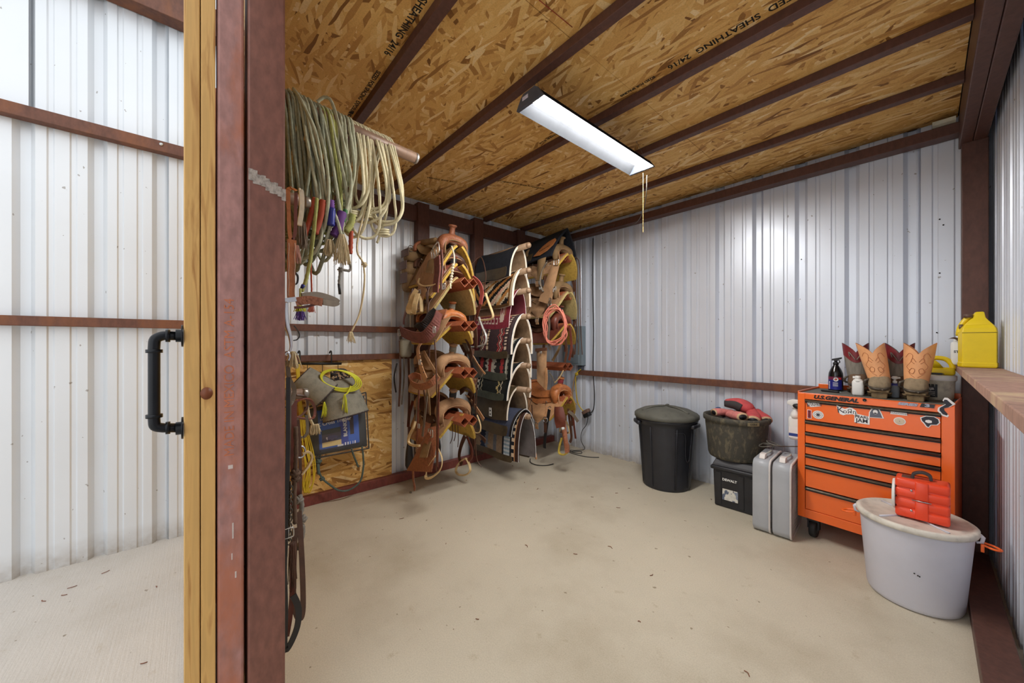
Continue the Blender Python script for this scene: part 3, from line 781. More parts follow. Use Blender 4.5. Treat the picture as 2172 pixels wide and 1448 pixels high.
def boot(label, loc, rz, lean, m_shaft, m_top, m_foot, m_sole, stitch, sc_=1.0, group=None, spur=True):
    """Heel at -y, toe at +y; origin under the heel."""
    t = thing('cowboy_boot', label, 'boot', group=group, M4=Matrix.Translation(Vector(loc)) @ Matrix.Rotation(rz, 4, 'Z') @ Matrix.Diagonal((1.04, 1.0, 1.13, 1)))
    n = 28
    ringz = [.100, .125, .15, .19, .24, .30]
    def ring(z, top=False):
        q = (z - .085) / .215; r = []
        rx = lerp(.049, .068, min(1, max(0, q) ** .9)); ry = lerp(.052, .062, q)
        for k in range(n):
            a = 2 * PI * k / n
            zz = z
            if top: zz = z - .062 * (1 - abs(math.cos(a)) ** .75) + .02
            r.append((rx * math.cos(a) + lean * max(0, zz - .1), ry * math.sin(a) + .035 + .03 * max(0, zz - .1), zz))
        return r
    b = MB(); rings = [ring(z) for z in ringz[:-1]] + [ring(.30, True)]
    b.loft(rings, 0, False)
    inner = [[(lean * max(0, z - .1) + (x - lean * max(0, z - .1)) * .93, .04 + (y - .04) * .93, z) for x, y, z in r] for r in rings]
    b.loft(inner[::-1], 0, False)
    b.loft([rings[-1], inner[-1]], 1, False)
    b.build('shaft', [m_shaft, m_stitch if stitch else m_black], t)
    if m_top is not m_shaft:
        tb = MB(); ra = [[(x + (x - lean * .2) * .012, y - .001 if y < .04 else y + .001, z + .001) for x, y, z in ring(.30, True)], None]
        low = []
        for k, (x, y, z) in enumerate(ring(.245)):
            a = 2 * PI * k / n; low.append((x + (x - lean * .15) * .02, y - .0015 if y < .04 else y + .0015, z - .004 - .045 * abs(math.sin(a)) ** 3))
        tb.loft([low, ra[0]], 0, False); tb.build('shaft_top', m_top, t)
        for sx_ in (-1, 1):
            MB().tube(crom([(lean * .16 + sx_ * .004, -.030, .215), (lean * .17 + sx_ * .022, -.027, .245), (lean * .18 + sx_ * .036, -.020, .262), (lean * .17 + sx_ * .03, -.022, .235)], 5), .0028, 6).build('inlay', m_grey, t)
    # foot: sections along y
    secs = [(-.030, .028, .024, .095), (-.016, .046, .018, .128), (.015, .052, .012, .148), (.06, .048, .012, .135), (.10, .043, .012, .10), (.14, .046, .012, .075), (.18, .045, .012, .060), (.21, .036, .014, .048), (.235, .016, .018, .036)]
    fr = []
    for y, w, z0, z1 in secs:
        r = []
        for k in range(16):
            a = 2 * PI * k / 16; cz, sz = math.cos(a), math.sin(a)
            r.append((w * abs(cz) ** .8 * (1 if cz > 0 else -1), y, (z0 + z1) / 2 + (z1 - z0) / 2 * abs(sz) ** .8 * (1 if sz > 0 else -1)))
        fr.append(r)
    MB().loft(fr).build('foot', m_foot, t)
    MB().loft([[(w * 1.07 * q, y, z) for q, z in ((-1, .030 if y < .04 else .004), (1, .030 if y < .04 else .004), (1.02, .036 if y < .04 else .014), (-1.02, .036 if y < .04 else .014))] for y, w, z0, z1 in [(-.030, .030, 0, 0)] + secs[1:-1] + [(.236, .018, 0, 0)]], smooth=False).build('sole', m_sole, t)
    MB().loft([[(x * s_, -.004 + y * s_ * .9, z) for x, y in ((-.036, -.028), (.036, -.028), (.040, .034), (-.040, .034))] for z, s_ in ((0, .90), (.018, .96), (.034, 1.0))], smooth=False).build('heel', m_sole, t, bevel=.004)
    MB().box((-.043, -.040, .034), (.043, -.018, .048), ch=.006).build('spur_ledge', m_sole, t)
    if spur:
        MB().tube(crom([(-.046, .05, .074), (-.048, .0, .066), (-.03, -.038, .058), (0, -.045, .055), (.03, -.038, .058), (.048, 0, .066), (.046, .05, .074)], 5), .0045, 7, flat=1.6, up=(0, 0, 1)).build('spur_band', m_spur, t)
        MB().tube(crom([(-.047, .02, .068), (-.066, .008, .075), (-.064, .0, .098), (-.046, .010, .108)], 5), .005, 6, flat=1.4, up=(1, 0, 0)).build('spur_strap', m_spur, t)
        MB().tube([(0, -.044, .055), (.012, -.052, .053), (.016, -.060, .051)], .005, 6).build('spur_shank', m_spur, t)
    if stitch:
        for sx_ in (-1, 1):
            for pts in ([(.006, .13), (.03, .155), (.022, .18), (.008, .172), (.016, .15), (.036, .165)], [(.050, .24), (.038, .262), (.022, .25), (.028, .215), (.042, .19), (.030, .17)], [(.012, .205), (.026, .22), (.020, .235), (.006, .215)]):
                pp = []
                for x, z in pts:
                    q = (z - .085) / .215; rx = lerp(.049, .068, max(0, q) ** .9); ry = lerp(.052, .062, q)
                    x2 = min(x, rx * .97); y = -ry * math.sqrt(max(0, 1 - (x2 / rx) ** 2)) + .035 + .03 * max(0, z - .1) - .0008
                    pp.append((sx_ * x2 + lean * max(0, z - .1), y, z))
                MB().tube(crom(pp, 5), .0013, 5).build('stitching', m_stitch, t)
    return t


boot('tan boot with muddy foot and spur, leaning towards the white bottle', (-.199, 3.375, ZT), .06, -.20, m_tan, m_tan, m_mud, m_mudd, True, group='pair of tan boots')
boot('tan boot with muddy foot and spur, beside the labelled bucket', (-.040, 3.365, ZT), -.04, .07, m_tan, m_tan, m_mud, m_mudd, True, group='pair of tan boots')
boot('grey boot with maroon top, behind the white bottle', (-.315, 3.53, ZT), .10, -.06, m_grey, m_red, m_brownfoot, m_brownfoot, False, group='pair of maroon topped boots', spur=True)
boot('grey boot with maroon top, between the two tan boots', (-.120, 3.53, ZT), .0, .02, m_grey, m_red, m_brownfoot, m_brownfoot, False, group='pair of maroon topped boots', spur=False)

t = thing('pump_bottle', 'white pump bottle with blue label standing between the boots', 'bottle', (-.133, 3.47, ZT))
MB().box((-.022, -.022, 0), (.022, .022, .092), ch=.01).build('body', M('grey_bottle', C(120, 124, 130), 0.5), t)
MB().box((-.0225, -.0225, .075), (.0225, .0225, .094), ch=.008).build('label', m_blue, t)
MB().lathe([(.011, .092), (.011, .112), (.006, .114), (.006, .124)], 14).build('neck', m_wplast, t)
MB().lathe([(.004, .120), (.017, .126), (.018, .134), (.010, .142), (.003, .143)], 16).box((.0, -.006, .126), (.026, .006, .138), ch=.004).build('pump_head', m_wplast, t)

m_bucket = M('dirty_pale_bucket', C(206, 202, 182), 0.6, 0, 0.3, 24, 0.2); m_lab = M('black_label', C(26, 28, 34), 0.5)
t = thing('bucket', 'dirty pale bucket with black label on the chest corner', 'bucket', (.046, 3.60, ZT))
MB().lathe([(.070, 0), (.074, .004), (.080, .118), (.084, .120), (.084, .128)], 30, sx=.98).build('body', m_bucket, t)
MB().lathe([(.086, .124), (.088, .126), (.088, .152), (.084, .156), (.03, .157)], 30, sx=.98).build('lid', m_wplast, t)
MB().sheet(lambda u, v: (lambda a, z: ((.0745 + .045 * z) * math.sin(a) * .98, -(.0745 + .045 * z) * math.cos(a), z))(lerp(-1.25, .05, u), lerp(.018, .100, v)), 12, 1, 0).build('label', m_lab, t)
text_mesh('label_text', 'SJB', .020, m_wplast, t, frame((-.022, -.0748, .070), (.95, -.31, 0), (0, 0, 1)), .0008)
for k in range(3): MB().box((-.020, -.001, .030 + .010 * k), (.016, .0008, .0325 + .010 * k), T=Matrix.Translation((-.022, -.0748, 0)) @ Matrix.Rotation(-.31, 4, 'Z')).build('label_line', m_wplast, t)

m_yel = M('yellow_plastic', C(226, 196, 20), 0.4, 0, 0.06)


def jug_plate(t, outline, th, mat, T, name='body', ch=0.01):
    c = (sum(x for x, _ in outline) / len(outline), sum(z for _, z in outline) / len(outline))
    b = MB(); rings = []
    for y, s_ in ((-th / 2, 1 - ch * 9), (-th / 2 + ch * .4, 1 - ch * 3), (-th / 2 + ch, 1), (th / 2 - ch, 1), (th / 2 - ch * .4, 1 - ch * 3), (th / 2, 1 - ch * 9)):
        rings.append([(c[0] + (x - c[0]) * s_, y, c[1] + (z - c[1]) * s_) for x, z in outline])
    b.loft(rings, T=T); return b.build(name, mat, t)


t = thing('oil_jug', 'yellow jug with moulded handle standing on the labelled bucket', 'jug', (.046, 3.61, ZT + .157))
MB().box((-.085, -.045, 0), (.078, .045, .048), ch=.014).loft([[(x, y * w, z) for x, y in ((lo, -.04), (hi, -.04), (hi, .04), (lo, .04))] for z, lo, hi, w in ((.046, -.083, .030, 1), (.075, -.080, .012, .95), (.10, -.070, -.012, .8), (.118, -.055, -.022, .6))]).build('body', m_yel, t)
MB().tube(crom([(-.02, 0, .105), (.008, 0, .108), (.040, 0, .100), (.062, 0, .072), (.070, 0, .040)], 6), .014, 12, flat=1.2, up=(0, 1, 0)).build('handle', m_yel, t)
MB().lathe([(.016, .116), (.016, .138), (.013, .14)], 16, T=Matrix.Translation((-.038, 0, 0))).build('cap', m_blue, t)
MB().plate([(-.045, .004), (.02, .002), (.035, .008), (.02, .014), (-.03, .014)], .0006, T=frame((0, -.0458, 0), (1, 0, 0), (0, 0, 1))).build('logo', m_lab, t)

# ---------------------------------------------------------------- ledge: jug and bottle
t = thing('large_jug', 'big bright yellow jug at the end of the brown ledge', 'jug', (.198, 3.40, 1.259), .04)
b = MB()
ol = [(-.098, .004), (-.098, .012)]
b.loft([[(x * q, y * q2, z) for x, y in ((-.062, -.060), (.062, -.060), (.074, 0), (.062, .060), (-.062, .060), (-.074, 0))] for z, q, q2 in ((0, .95, .95), (.008, 1, 1), (.026, 1, 1), (.030, .97, .97), (.19, .97, .97), (.205, .97, .97), (.225, .93, .9), (.245, .78, .75))], smooth=False)
b.loft([[(x0, -d, z), (x1, -d, z), (x1, d, z), (x0, d, z)] for z, x0, x1, d in ((.243, -.052, .052, .042), (.270, -.034, .034, .034), (.285, -.020, .026, .028), (.316, -.010, .022, .022), (.320, -.006, .018, .018))])
b.build('body', m_yel, t, bevel=.010)
MB().tube([(-.062, -.0595, .200), (.062, -.0595, .200)], .0012, 4).build('seam', m_lab, t)
MB().tube(crom([(-.006, 0, .296), (-.030, 0, .290), (-.048, 0, .268), (-.062, 0, .235), (-.068, 0, .20)], 6), .013, 10, flat=1.2, up=(0, 1, 0)).build('handle', m_yel, t)
MB().lathe([(.017, 0), (.017, .018), (.014, .020)], 16, T=Matrix.Translation((-.036, -.02, .288))).build('cap', M('bronze_cap', C(96, 70, 56), 0.5), t)
MB().lathe([(.010, 0), (.016, .004), (.016, .016)], 12, T=frame((-.070, -.01, .235), (0, 1, 0), (0, 0, 1))).build('spout', M('brown_spout', C(104, 86, 62), 0.5), t)

t = thing('torn_bottle', 'white bottle with torn label between the yellow jug and the wall', 'bottle', (.140, 3.62, 1.259))
MB().box((-.035, -.028, 0), (.035, .028, .150), ch=.014).lathe([(.028, .14), (.022, .165), (.013, .175), (.013, .19)], 18).build('body', m_wplast, t)
MB().lathe([(.015, .186), (.015, .205), (.012, .207)], 14).build('cap', m_yel, t)
text_mesh('label_text', 'STA', .020, m_lab, t, frame((-.006, -.0284, .085), (1, 0, 0), (0, 0, 1)), .0004, bold=.0006)
text_mesh('label_text', 'S', .020, m_lab, t, frame((.006, -.0284, .062), (1, 0, 0), (0, 0, 1)), .0004, bold=.0006)
MB().plate([(-.01, .01), (.028, .012), (.016, .045)], .0005, T=frame((0, -.0284, 0), (1, 0, 0), (0, 0, 1))).build('label_shape', M('olive_label', C(104, 96, 70), 0.6), t)
MB().sheet(lambda u, v: (-.045 + .06 * u, -.032 - .015 * math.sin(u * 3), .165 + .012 * math.sin(u * 4) - .03 * v * u), 8, 2, .001).build('torn_flap', M('brown_paper', C(86, 62, 40), 0.8), t)

# ---------------------------------------------------------------- trash can
m_can = M('black_bin_plastic', C(40, 41, 47), 0.42, 0, 0.18, 9, 0.1); m_canlid = M('dusty_bin_lid', C(92, 91, 82), 0.7, 0, 0.3, 8)
t = thing('trash_can', 'tall black plastic trash can with dusty domed lid', 'trash can', (-1.695, 3.515, 0), math.radians(20))
rings = []
for z, r in ((0, .212), (.012, .218), (.03, .220), (.30, .240), (.60, .262), (.64, .268), (.645, .285), (.66, .288), (.67, .285)):
    ring = []
    for k in range(48):
        a = 2 * PI * k / 48; q = r
        if .02 < z < .62:
            s_ = (k % 12)
            if s_ in (4, 5, 6, 7, 8): q -= .008
        ring.append((q * math.cos(a), q * math.sin(a), z))
    rings.append(ring)
MB().loft(rings).build('body', m_can, t)
MB().lathe([(.291, .668), (.297, .672), (.297, .700), (.285, .712), (.22, .745), (.12, .768), (.0, .775)], 48, cap=False).build('lid', m_canlid, t)
for k in range(3):
    a = math.radians(90 + 120 * k)
    MB().tube(crom([(.02 * math.cos(a), .02 * math.sin(a), .778), (.13 * math.cos(a), .13 * math.sin(a), .772), (.24 * math.cos(a), .24 * math.sin(a), .738)], 4), .014, 6, flat=.4, up=(0, 0, 1)).build('lid_rib', m_canlid, t)
for a in (math.radians(-155), math.radians(-20)):
    T = Matrix.Rotation(a, 4, 'Z')
    MB().box((.262, -.075, .600), (.300, .075, .640), T=T, ch=.012).build('side_handle', m_can, t)
for k in range(8):
    a = 2 * PI * (12 * (k // 2) + (3.5 if k % 2 == 0 else 8.5)) / 48
    MB().tube([((.221 + .07 * z) * math.cos(a), (.221 + .07 * z) * math.sin(a), z) for z in (.03, .2, .4, .6)], .004, 6).build('moulded_seam', m_can, t)
MB().tube(crom([Matrix.Rotation(math.radians(q), 4, 'Z') @ Vector((r, 0, z)) for q, r, z in ((-68, .258, .56), (-52, .258, .565), (-44, .256, .53), (-42, .245, .36), (-38, .243, .30), (-32, .243, .29), (-29, .244, .33), (-28, .252, .44))], 6), .004, 6).build('moulded_loop', m_can, t)

# ---------------------------------------------------------------- tote, rubber tub and what lies in it
m_tote = M('black_tote_plastic', C(36, 36, 40), 0.45, 0, 0.25, 12, 0.15); m_toteg = M('scuffed_tote_lid', C(58, 58, 62), 0.5, 0, 0.2, 10)
t = thing('storage_tote', 'black storage tote with torn label under the rubber tub', 'tote', (-1.058, 3.575, 0), .02)
MB().loft([[(x * q, y * q2, z) for x, y in ((-.158, -.20), (.158, -.20), (.158, .20), (-.158, .20))] for z, q, q2 in ((0, .92, .92), (.01, .95, .94), (.30, 1.0, 1.0), (.318, 1.0, 1.0))], smooth=False).build('body', m_tote, t, bevel=.018)
for x in (-.115, .055, .135):
    MB().loft([[(x - .022, -.205 * q, z), (x + .022, -.205 * q, z), (x + .016, -.18, z), (x - .016, -.18, z)] for z, q in ((.02, .95), (.30, 1.01))], smooth=False).build('corner_rib', m_tote, t, bevel=.004)
MB().box((-.172, -.225, .318), (.165, .225, .350), ch=.010).build('lid_rim', m_tote, t)
MB().loft([[(x * q, y * q, z) for x, y in ((-.162, -.21), (.155, -.21), (.155, .21), (-.162, .21))] for z, q in ((.35, 1), (.368, .97), (.400, .88), (.404, .85))], smooth=False).build('lid', m_toteg, t, bevel=.006)
MB().box((-.182, -.06, .300), (-.160, .06, .372), ch=.006).build('latch', m_tote, t)
lab = lambda u, v: (.72, .70, .62) if v > .80 and int(u * 14) % 2 == 0 and .1 < u < .9 else ((.10, .10, .11) if v > .80 else ((.75, .73, .66) if mnoise.noise(Vector((u * 3.5, v * 4.5, 2))) > -.12 else ((.30, .34, .42) if mnoise.noise(Vector((u * 6, v * 5, 9))) > 0 else (.14, .17, .24))))
o = MB().sheet(lambda u, v: (lerp(-.085, .032, u), -.2015 + .004 * (1 - v) * 0, lerp(.062, .262, v)), 22, 24, 0, colfn=lambda u, v: (.08, .08, .09) if mnoise.noise(Vector((u * 2.2, v * 2.2, 7))) > .42 else lab(u, v), T=Matrix.Rotation(math.radians(-2.6), 4, 'X'), smooth=False)
o.build('label', attr_mat('torn_paper_label', 0.7), t)
text_mesh('label_text', 'DEWALT', .027, m_wplast, t, frame((-.027, -.2095, .245), (1, 0, 0), (0, .03, 1)), .0006, bold=.001)

m_tub = M('muddy_black_rubber', C(68, 65, 57), 0.85, 0, 0.35, 38, 0.5, 60, dark=C(108, 100, 80), stretch=(1, 1, .45)); m_tubrim = M('worn_rubber_rim', C(58, 56, 50), 0.8, 0, 0.3, 14)
ZTUB = .404
t = thing('rubber_tub', 'muddy black rubber feed tub standing on the tote', 'tub', (-1.095, 3.565, ZTUB))
MB().lathe([(.190, 0), (.205, .006), (.214, .03), (.238, .30), (.240, .318), (.252, .322), (.255, .345), (.252, .362), (.240, .366), (.232, .360), (.228, .30), (.205, .05), (.19, .03)], 44, cap=False).lathe([(.001, .03), (.205, .035)], 44, cap=False).lathe([(.195, .002), (.001, .002)], 44, cap=False).build('body', m_tub, t)
MB().sheet(lambda u, v: (lambda a: (.2565 * math.sin(a), -.2565 * math.cos(a), lerp(.322, .350, v)))(lerp(.62, .98, u)), 6, 1, .002).build('maker_plate', M('tan_plate', C(128, 116, 86), 0.8), t)
text_mesh('plate_text', 'DER4', .022, m_tubrim, t, frame((.184, -.180, .336), (.70, .71, 0), (0, 0, 1)), .0008)

m_pink = M('pink_neoprene', C(206, 124, 118), 0.85, 0, 0.2, 30, 0.2); m_rose = M('rose_red_fabric', C(196, 78, 80), 0.8, 0, 0.2, 30, 0.2); m_tanl = M('tan_lining', C(206, 170, 134), 0.9)
m_charc = M('charcoal_neoprene', C(58, 54, 54), 0.8); m_dblue = M('blue_nylon', C(44, 84, 130), 0.7)


def roll_boot(label, pts, r, mat, group=None, parent_name='leg_boot', squash=.75, cat='leg boot', lining=m_tanl):
    c = Vector(pts[0]); t = thing(parent_name, label, cat, c, group=group)
    p = crom(pts, 6)
    b = MB().tube(p, lambda q: r * (1 - .12 * math.sin(q * 6)), 16, flat=squash, up=(0, 0, 1)); b.build('shell', mat, t, world=True)
    d = (p[-1] - p[-2]).normalized()
    MB().tube([p[-1] - d * .004, p[-1] + d * .002], r * 1.06, 16, flat=squash, up=(0, 0, 1)).build('cuff', lining, t, world=True)
    MB().tube([p[-1] + d * .0005, p[-1] + d * .0035], r * .72, 16, flat=squash * .9, up=(0, 0, 1)).build('opening', m_black, t, world=True)
    return t


zc = ZTUB + .335
roll_boot('rolled pink leg boot lying along the tub rim', [(-1.20, 3.62, zc + .02), (-1.12, 3.53, zc + .035), (-1.00, 3.42, zc + .045)], .046, m_pink, 'pink leg boots in the rubber tub')
roll_boot('short pink leg boot by the blue strap', [(-1.13, 3.58, zc + .04), (-1.19, 3.52, zc + .05), (-1.235, 3.46, zc + .045)], .040, m_pink, 'pink leg boots in the rubber tub')
roll_boot('rose red leg boot sagging over the pile in the tub', [(-1.02, 3.66, zc + .08), (-.97, 3.58, zc + .05), (-.94, 3.47, zc + .02)], .050, m_rose, None)
roll_boot('rose red leg boot curled at the tub back', [(-.98, 3.72, zc + .05), (-.92, 3.66, zc + .03), (-.88, 3.60, zc + .01)], .045, m_rose, None)
t = thing('bell_boot', 'red and charcoal bell boot on top of the pile in the tub', 'boot', (-1.06, 3.62, zc + .09))
b = MB(); pp = crom([(-1.19, 3.60, zc + .125), (-1.10, 3.62, zc + .125), (-1.03, 3.63, zc + .095), (-.99, 3.63, zc + .07)], 7)
b.tube(pp, lambda q: .030 + .034 * math.sin(PI * (1 - q) ** .8) if q < .97 else .022, 18, flat=.85, up=(0, 0, 1)); b.build('shell', m_rose, t, world=True)
MB().tube([p + Vector((-.004, -.010, -.010)) for p in pp[:12]], lambda q: .030 + .030 * math.sin(PI * (1 - q * .55) ** .8), 16, flat=.9, up=(0, 0, 1)).build('trim', m_charc, t, world=True)
t = thing('nylon_strap', 'blue nylon strap at the edge of the rubber tub', 'strap', (-1.25, 3.56, zc + .02))
MB().ribbon(crom([(-1.27, 3.58, zc), (-1.26, 3.56, zc + .06), (-1.22, 3.55, zc + .075), (-1.20, 3.55, zc + .04)], 5), .05, .004, (.3, -1, 0)).build('webbing', m_dblue, t, world=True)
t = thing('hoof_boot', 'charcoal boot deep inside the rubber tub', 'boot', (-1.08, 3.56, ZTUB + .05))
MB().lathe([(.17, 0), (.19, .04), (.20, .16), (.16, .26), (.08, .30), (.0, .31)], 20, sx=1, sy=.95).build('shell', m_charc, t)

# ---------------------------------------------------------------- two box fans on edge
m_fang = M('grey_fan_enamel', C(170, 173, 178), 0.4, 0, 0.08, 6); m_fantop = M('dusty_grey_enamel', C(176, 174, 164), 0.6); m_trimw = M('white_fan_trim', C(222, 214, 208), 0.5, 0, 0.1)
m_mesh = M('pale_grille_wire', C(200, 188, 184), 0.5, 0.2)


def fan(label, loc, rz, grp):
    """Thin in x, deep in y, tall in z; grille on the +x side; origin at the base centre."""
    t = thing('box_fan', label, 'fan', loc, rz, grp)
    hw, D, Hh = .052, .21, .535
    def rr(x, q): # rounded rectangle in yz
        r = .05; out = []
        for cy, cz, a0 in ((D - r, Hh - r, 0), (-D + r, Hh - r, 90), (-D + r, r, 180), (D - r, r, 270)):
            for k in range(6):
                a = math.radians(a0 + 18 * k); out.append((x, (cy + r * math.cos(a)) * q, Hh / 2 + (cz + r * math.sin(a) - Hh / 2) * q))
        return out
    b = MB(); b.loft([rr(-hw, .97), rr(-hw + .006, 1), rr(hw - .006, 1), rr(hw, .985)], 0, False).loft([rr(-hw, .97), rr(-hw + .004, .3)], 0, False); b.build('shell', m_fang, t)
    for x in (hw - .002,):
        b = MB(); b.loft([rr(x, 1.01), rr(x + .010, 1.01), rr(x + .010, .955), rr(x, .955)], 0, False); b.build('trim_ring', m_trimw, t)
    MB().loft([rr(-hw + .02, .95), rr(-hw + .021, .1)], 0, False).build('back_plate', m_black, t)
    g = MB()
    for k in range(21):
        z = .03 + k * (Hh - .06) / 20; g.tube([(hw + .004, -D + .02, z), (hw + .010, 0, z), (hw + .004, D - .02, z)], .0016, 4)
    for k in range(19):
        y = -D + .025 + k * (2 * D - .05) / 18; g.tube([(hw + .006, y, .02), (hw + .010, y, Hh / 2), (hw + .006, y, Hh - .02)], .0016, 4)
    o = g.build('grille', m_mesh, t)
    MB().loft([[(x, y, z) for x, y in ((-.018, -.16 - dy), (.018, -.16 - dy), (.018, -.10), (-.018, -.10))] for z, dy in ((Hh, .012), (Hh + .012, .006), (Hh + .030, -.006), (Hh + .033, -.02))], smooth=False).build('handle', m_trimw, t, bevel=.003)
    MB().tube(crom([(0, -.11, Hh + .022), (.02, -.04, Hh + .026), (.015, .05, Hh + .02), (0, .10, Hh + .008)], 5), .007, 7, flat=.5, up=(0, 0, 1)).build('handle_strap', m_fantop, t)
    MB().lathe([(.03, -.01), (.03, .01)], 14, T=Matrix.Translation((0, 0, Hh / 2)) @ Matrix.Rotation(PI / 2, 4, 'Y')).build('hub', m_black, t)
    return t


fan('grey box fan on edge beside the black tote', (-.812, 3.355, 0), .04, 'two grey box fans')
fan('grey box fan on edge against the orange chest', (-.688, 3.355, 0), .04, 'two grey box fans')
t = thing('fan_cord', 'coiled grey power cord lying on top of the box fans', 'cord', (-.80, 3.42, .57))
MB().tube(crom([(-.84 + .055 * math.cos(a) + .004 * a, 3.42 + .045 * math.sin(a), .578 + .012 * math.sin(a * 1.3) + .002 * a) for a in [k * .7 for k in range(26)]] + [(-.70, 3.50, .59), (-.60, 3.56, .60)], 4), .0042, 6).build('flex', m_cordg, t, world=True)

# ---------------------------------------------------------------- white sprayer hooked on the chest side
t = thing('white_sprayer', 'white trigger sprayer hooked on the side of the orange chest', 'bottle', (-.655, 3.46, .66))
MB().box((-.042, -.032, 0), (.040, .032, .18), ch=.018).lathe([(.036, .165), (.030, .20), (.016, .225), (.016, .245)], 20).build('body', m_wplast, t)
MB().box((-.036, -.0328, .02), (.036, -.0318, .10)).build('label', m_sticker, t)
MB().box((-.036, -.0334, .030), (.036, -.0322, .052)).build('label_band', M('deep_blue_print', C(36, 62, 140), 0.5), t)
MB().lathe([(.022, .238), (.022, .258)], 18).build('collar', m_wplast, t)
MB().loft([[(x, -h, z0), (x, h, z0), (x, h, z1), (x, -h, z1)] for x, h, z0, z1 in ((-.052, .010, .268, .292), (-.02, .015, .256, .306), (.02, .015, .258, .306), (.055, .009, .272, .296))]).build('spray_head', m_wplast, t, bevel=.004)
MB().tube(crom([(-.012, -.020, .262), (.020, -.026, .258), (.052, -.020, .250)], 5), lambda q: .008 + .014 * math.sin(PI * q), 10).build('trigger', m_black, t)

# ---------------------------------------------------------------- white feed tub with lid, orange case on it
m_feed = M('white_tub_plastic', C(206, 206, 216), 0.5, 0, 0.06, 3, 0.05); m_feedlid = M('dusty_white_lid', C(214, 208, 196), 0.7, 0, 0.25, 14)
t = thing('feed_tub', 'large white plastic tub with dusty lid and orange handles', 'tub', (-.045, 2.985, 0))
MB().lathe([(.165, 0), (.177, .006), (.184, .025), (.213, .405), (.215, .430), (.20, .432)], 48).build('body', m_feed, t)
MB().lathe([(.218, .418), (.226, .421), (.229, .430), (.229, .446), (.220, .452), (.205, .450), (.200, .444), (.001, .444)], 48, cap=False).build('lid', m_feedlid, t)
for a in (.9, 2.2, 3.9, 5.3):
    MB().tube([(.05 * math.cos(a), .05 * math.sin(a), .447), (.19 * math.cos(a + .12), .19 * math.sin(a + .12), .447)], .006, 6, flat=.8).build('lid_rib', m_feed, t)
m_horange = M('orange_handle', C(246, 106, 36), 0.4)
for a in (math.radians(184), math.radians(-4)):
    T = Matrix.Rotation(a, 4, 'Z')
    MB().tube([T @ Vector(q) for q in ((.215, -.006, .395), (.232, -.006, .40), (.236, -.006, .425), (.225, -.006, .436))], .009, 8, flat=.6).build('clip', m_feed, t)
    h = MB().tube([T @ Vector(q) for q in crom([(.232, -.020, .396), (.270, -.026, .388), (.290, 0, .384), (.270, .022, .388), (.236, .018, .394)], 5)], .0065, 8, flat=.8, up=(0, 0, 1)); h.build('handle', m_horange, t)
    MB().box((.228, -.030, .360), (.240, -.012, .398), T=T, ch=.003).build('handle_root', m_horange, t)
for dx, dz in ((0, 0), (.012, -.006), (.018, -.008)):
    p = Matrix.Rotation(math.radians(-88), 4, 'Z') @ Vector((.2045, dx, .215 + dz)); MB().lathe([(.0035, 0), (.003, .001)], 8, T=frame(p, (1, 0, 0), (0, 0, 1))).build('scuff', m_black, t)

m_case = M('orange_red_case', C(236, 74, 40), 0.3, 0, 0.06, 6); m_casem = M('dark_case_handle', C(50, 48, 48), 0.5)
t = thing('hard_case', 'orange red ribbed plastic case standing on the white tub', 'case', (-.012, 2.965, .452), -.02)
for z0, z1 in ((0, .052), (.053, .103), (.106, .156), (.157, .208)):
    MB().box((-.098, -.062, z0), (.098, .062, z1), ch=.012).build('shell_rib', m_case, t)
MB().box((-.092, -.056, .004), (.092, .056, .205), ch=.008).build('shell', m_case, t)
for z0, z1 in ((.004, .100), (.109, .204)):
    MB().box((-.024, -.067, z0), (.024, -.050, z1), ch=.005).build('latch', m_case, t)
MB().tube([(-.036, -.066, .1045), (.034, -.066, .1045)], .003, 6).build('latch_pin', m_chrome, t)
for z in (.045, .152):
    MB().lathe([(.005, 0), (.005, .002)], 12, T=frame((-.037, -.0625, z), (1, 0, 0), (0, 0, 1))).build('rivet', m_chrome, t)
MB().box((-.075, -.03, .206), (-.030, .03, .212), ch=.003).build('top_plate', M('brown_plate', C(96, 58, 46), 0.6), t)
MB().ribbon(crom([(-.034, 0, .210), (-.030, 0, .232), (0, 0, .246), (.026, 0, .236), (.032, 0, .212)], 6), .034, .012, (0, 1, 0)).build('handle', m_casem, t)
MB().lathe([(.080, 0), (.082, .003), (.078, .012)], 24, T=frame((-.098, 0, .104), (0, -1, 0), (0, 0, 1))).build('side_disc', m_wplast, t)
# ---------------------------------------------------------------- saddle racks and blanket pegs welded to the posts
m_rack = steel_mat('orange_rack_tube', C(158, 88, 58), C(136, 72, 46), 0.6, 0.45)
m_peg = steel_mat('worn_peg_pipe', C(142, 114, 88), C(160, 134, 106), 0.45, 0.5)
YL, YM, YR = 1.795, 2.505, 3.185
LZS = [0.715, 1.135, 1.550, 1.925]; RZS = [0.745, 1.126, 1.580, 1.937, 2.370]
MZS = [0.656, 0.920, 1.165, 1.414, 1.659, 1.918, 2.120, 2.370]
ORD = ['lowest', 'second from the floor', 'third from the floor', 'fourth from the floor', 'fifth from the floor', 'sixth from the floor', 'seventh from the floor', 'topmost']


def rack(y, z, x1, label):
    t = thing('saddle_rack', label, 'saddle rack', (-3.45, y, z), group='double tube saddle racks')
    for s in (-1, 1):
        b = MB(); L = x1 + 3.45
        def sq(x, r): return [(x, s * .0455 + r, 0), (x, s * .0455, r), (x, s * .0455 - r, 0), (x, s * .0455, -r)]
        b.loft([sq(0, .045), sq(L, .045), sq(L, .0395), sq(.02, .0395)], 0, False, smooth=False)
        b.build('tube', m_rack, t)
    MB().box((.0, -.07, -.04), (.006, .07, .04)).build('weld_plate', m_steel, t)
    return t


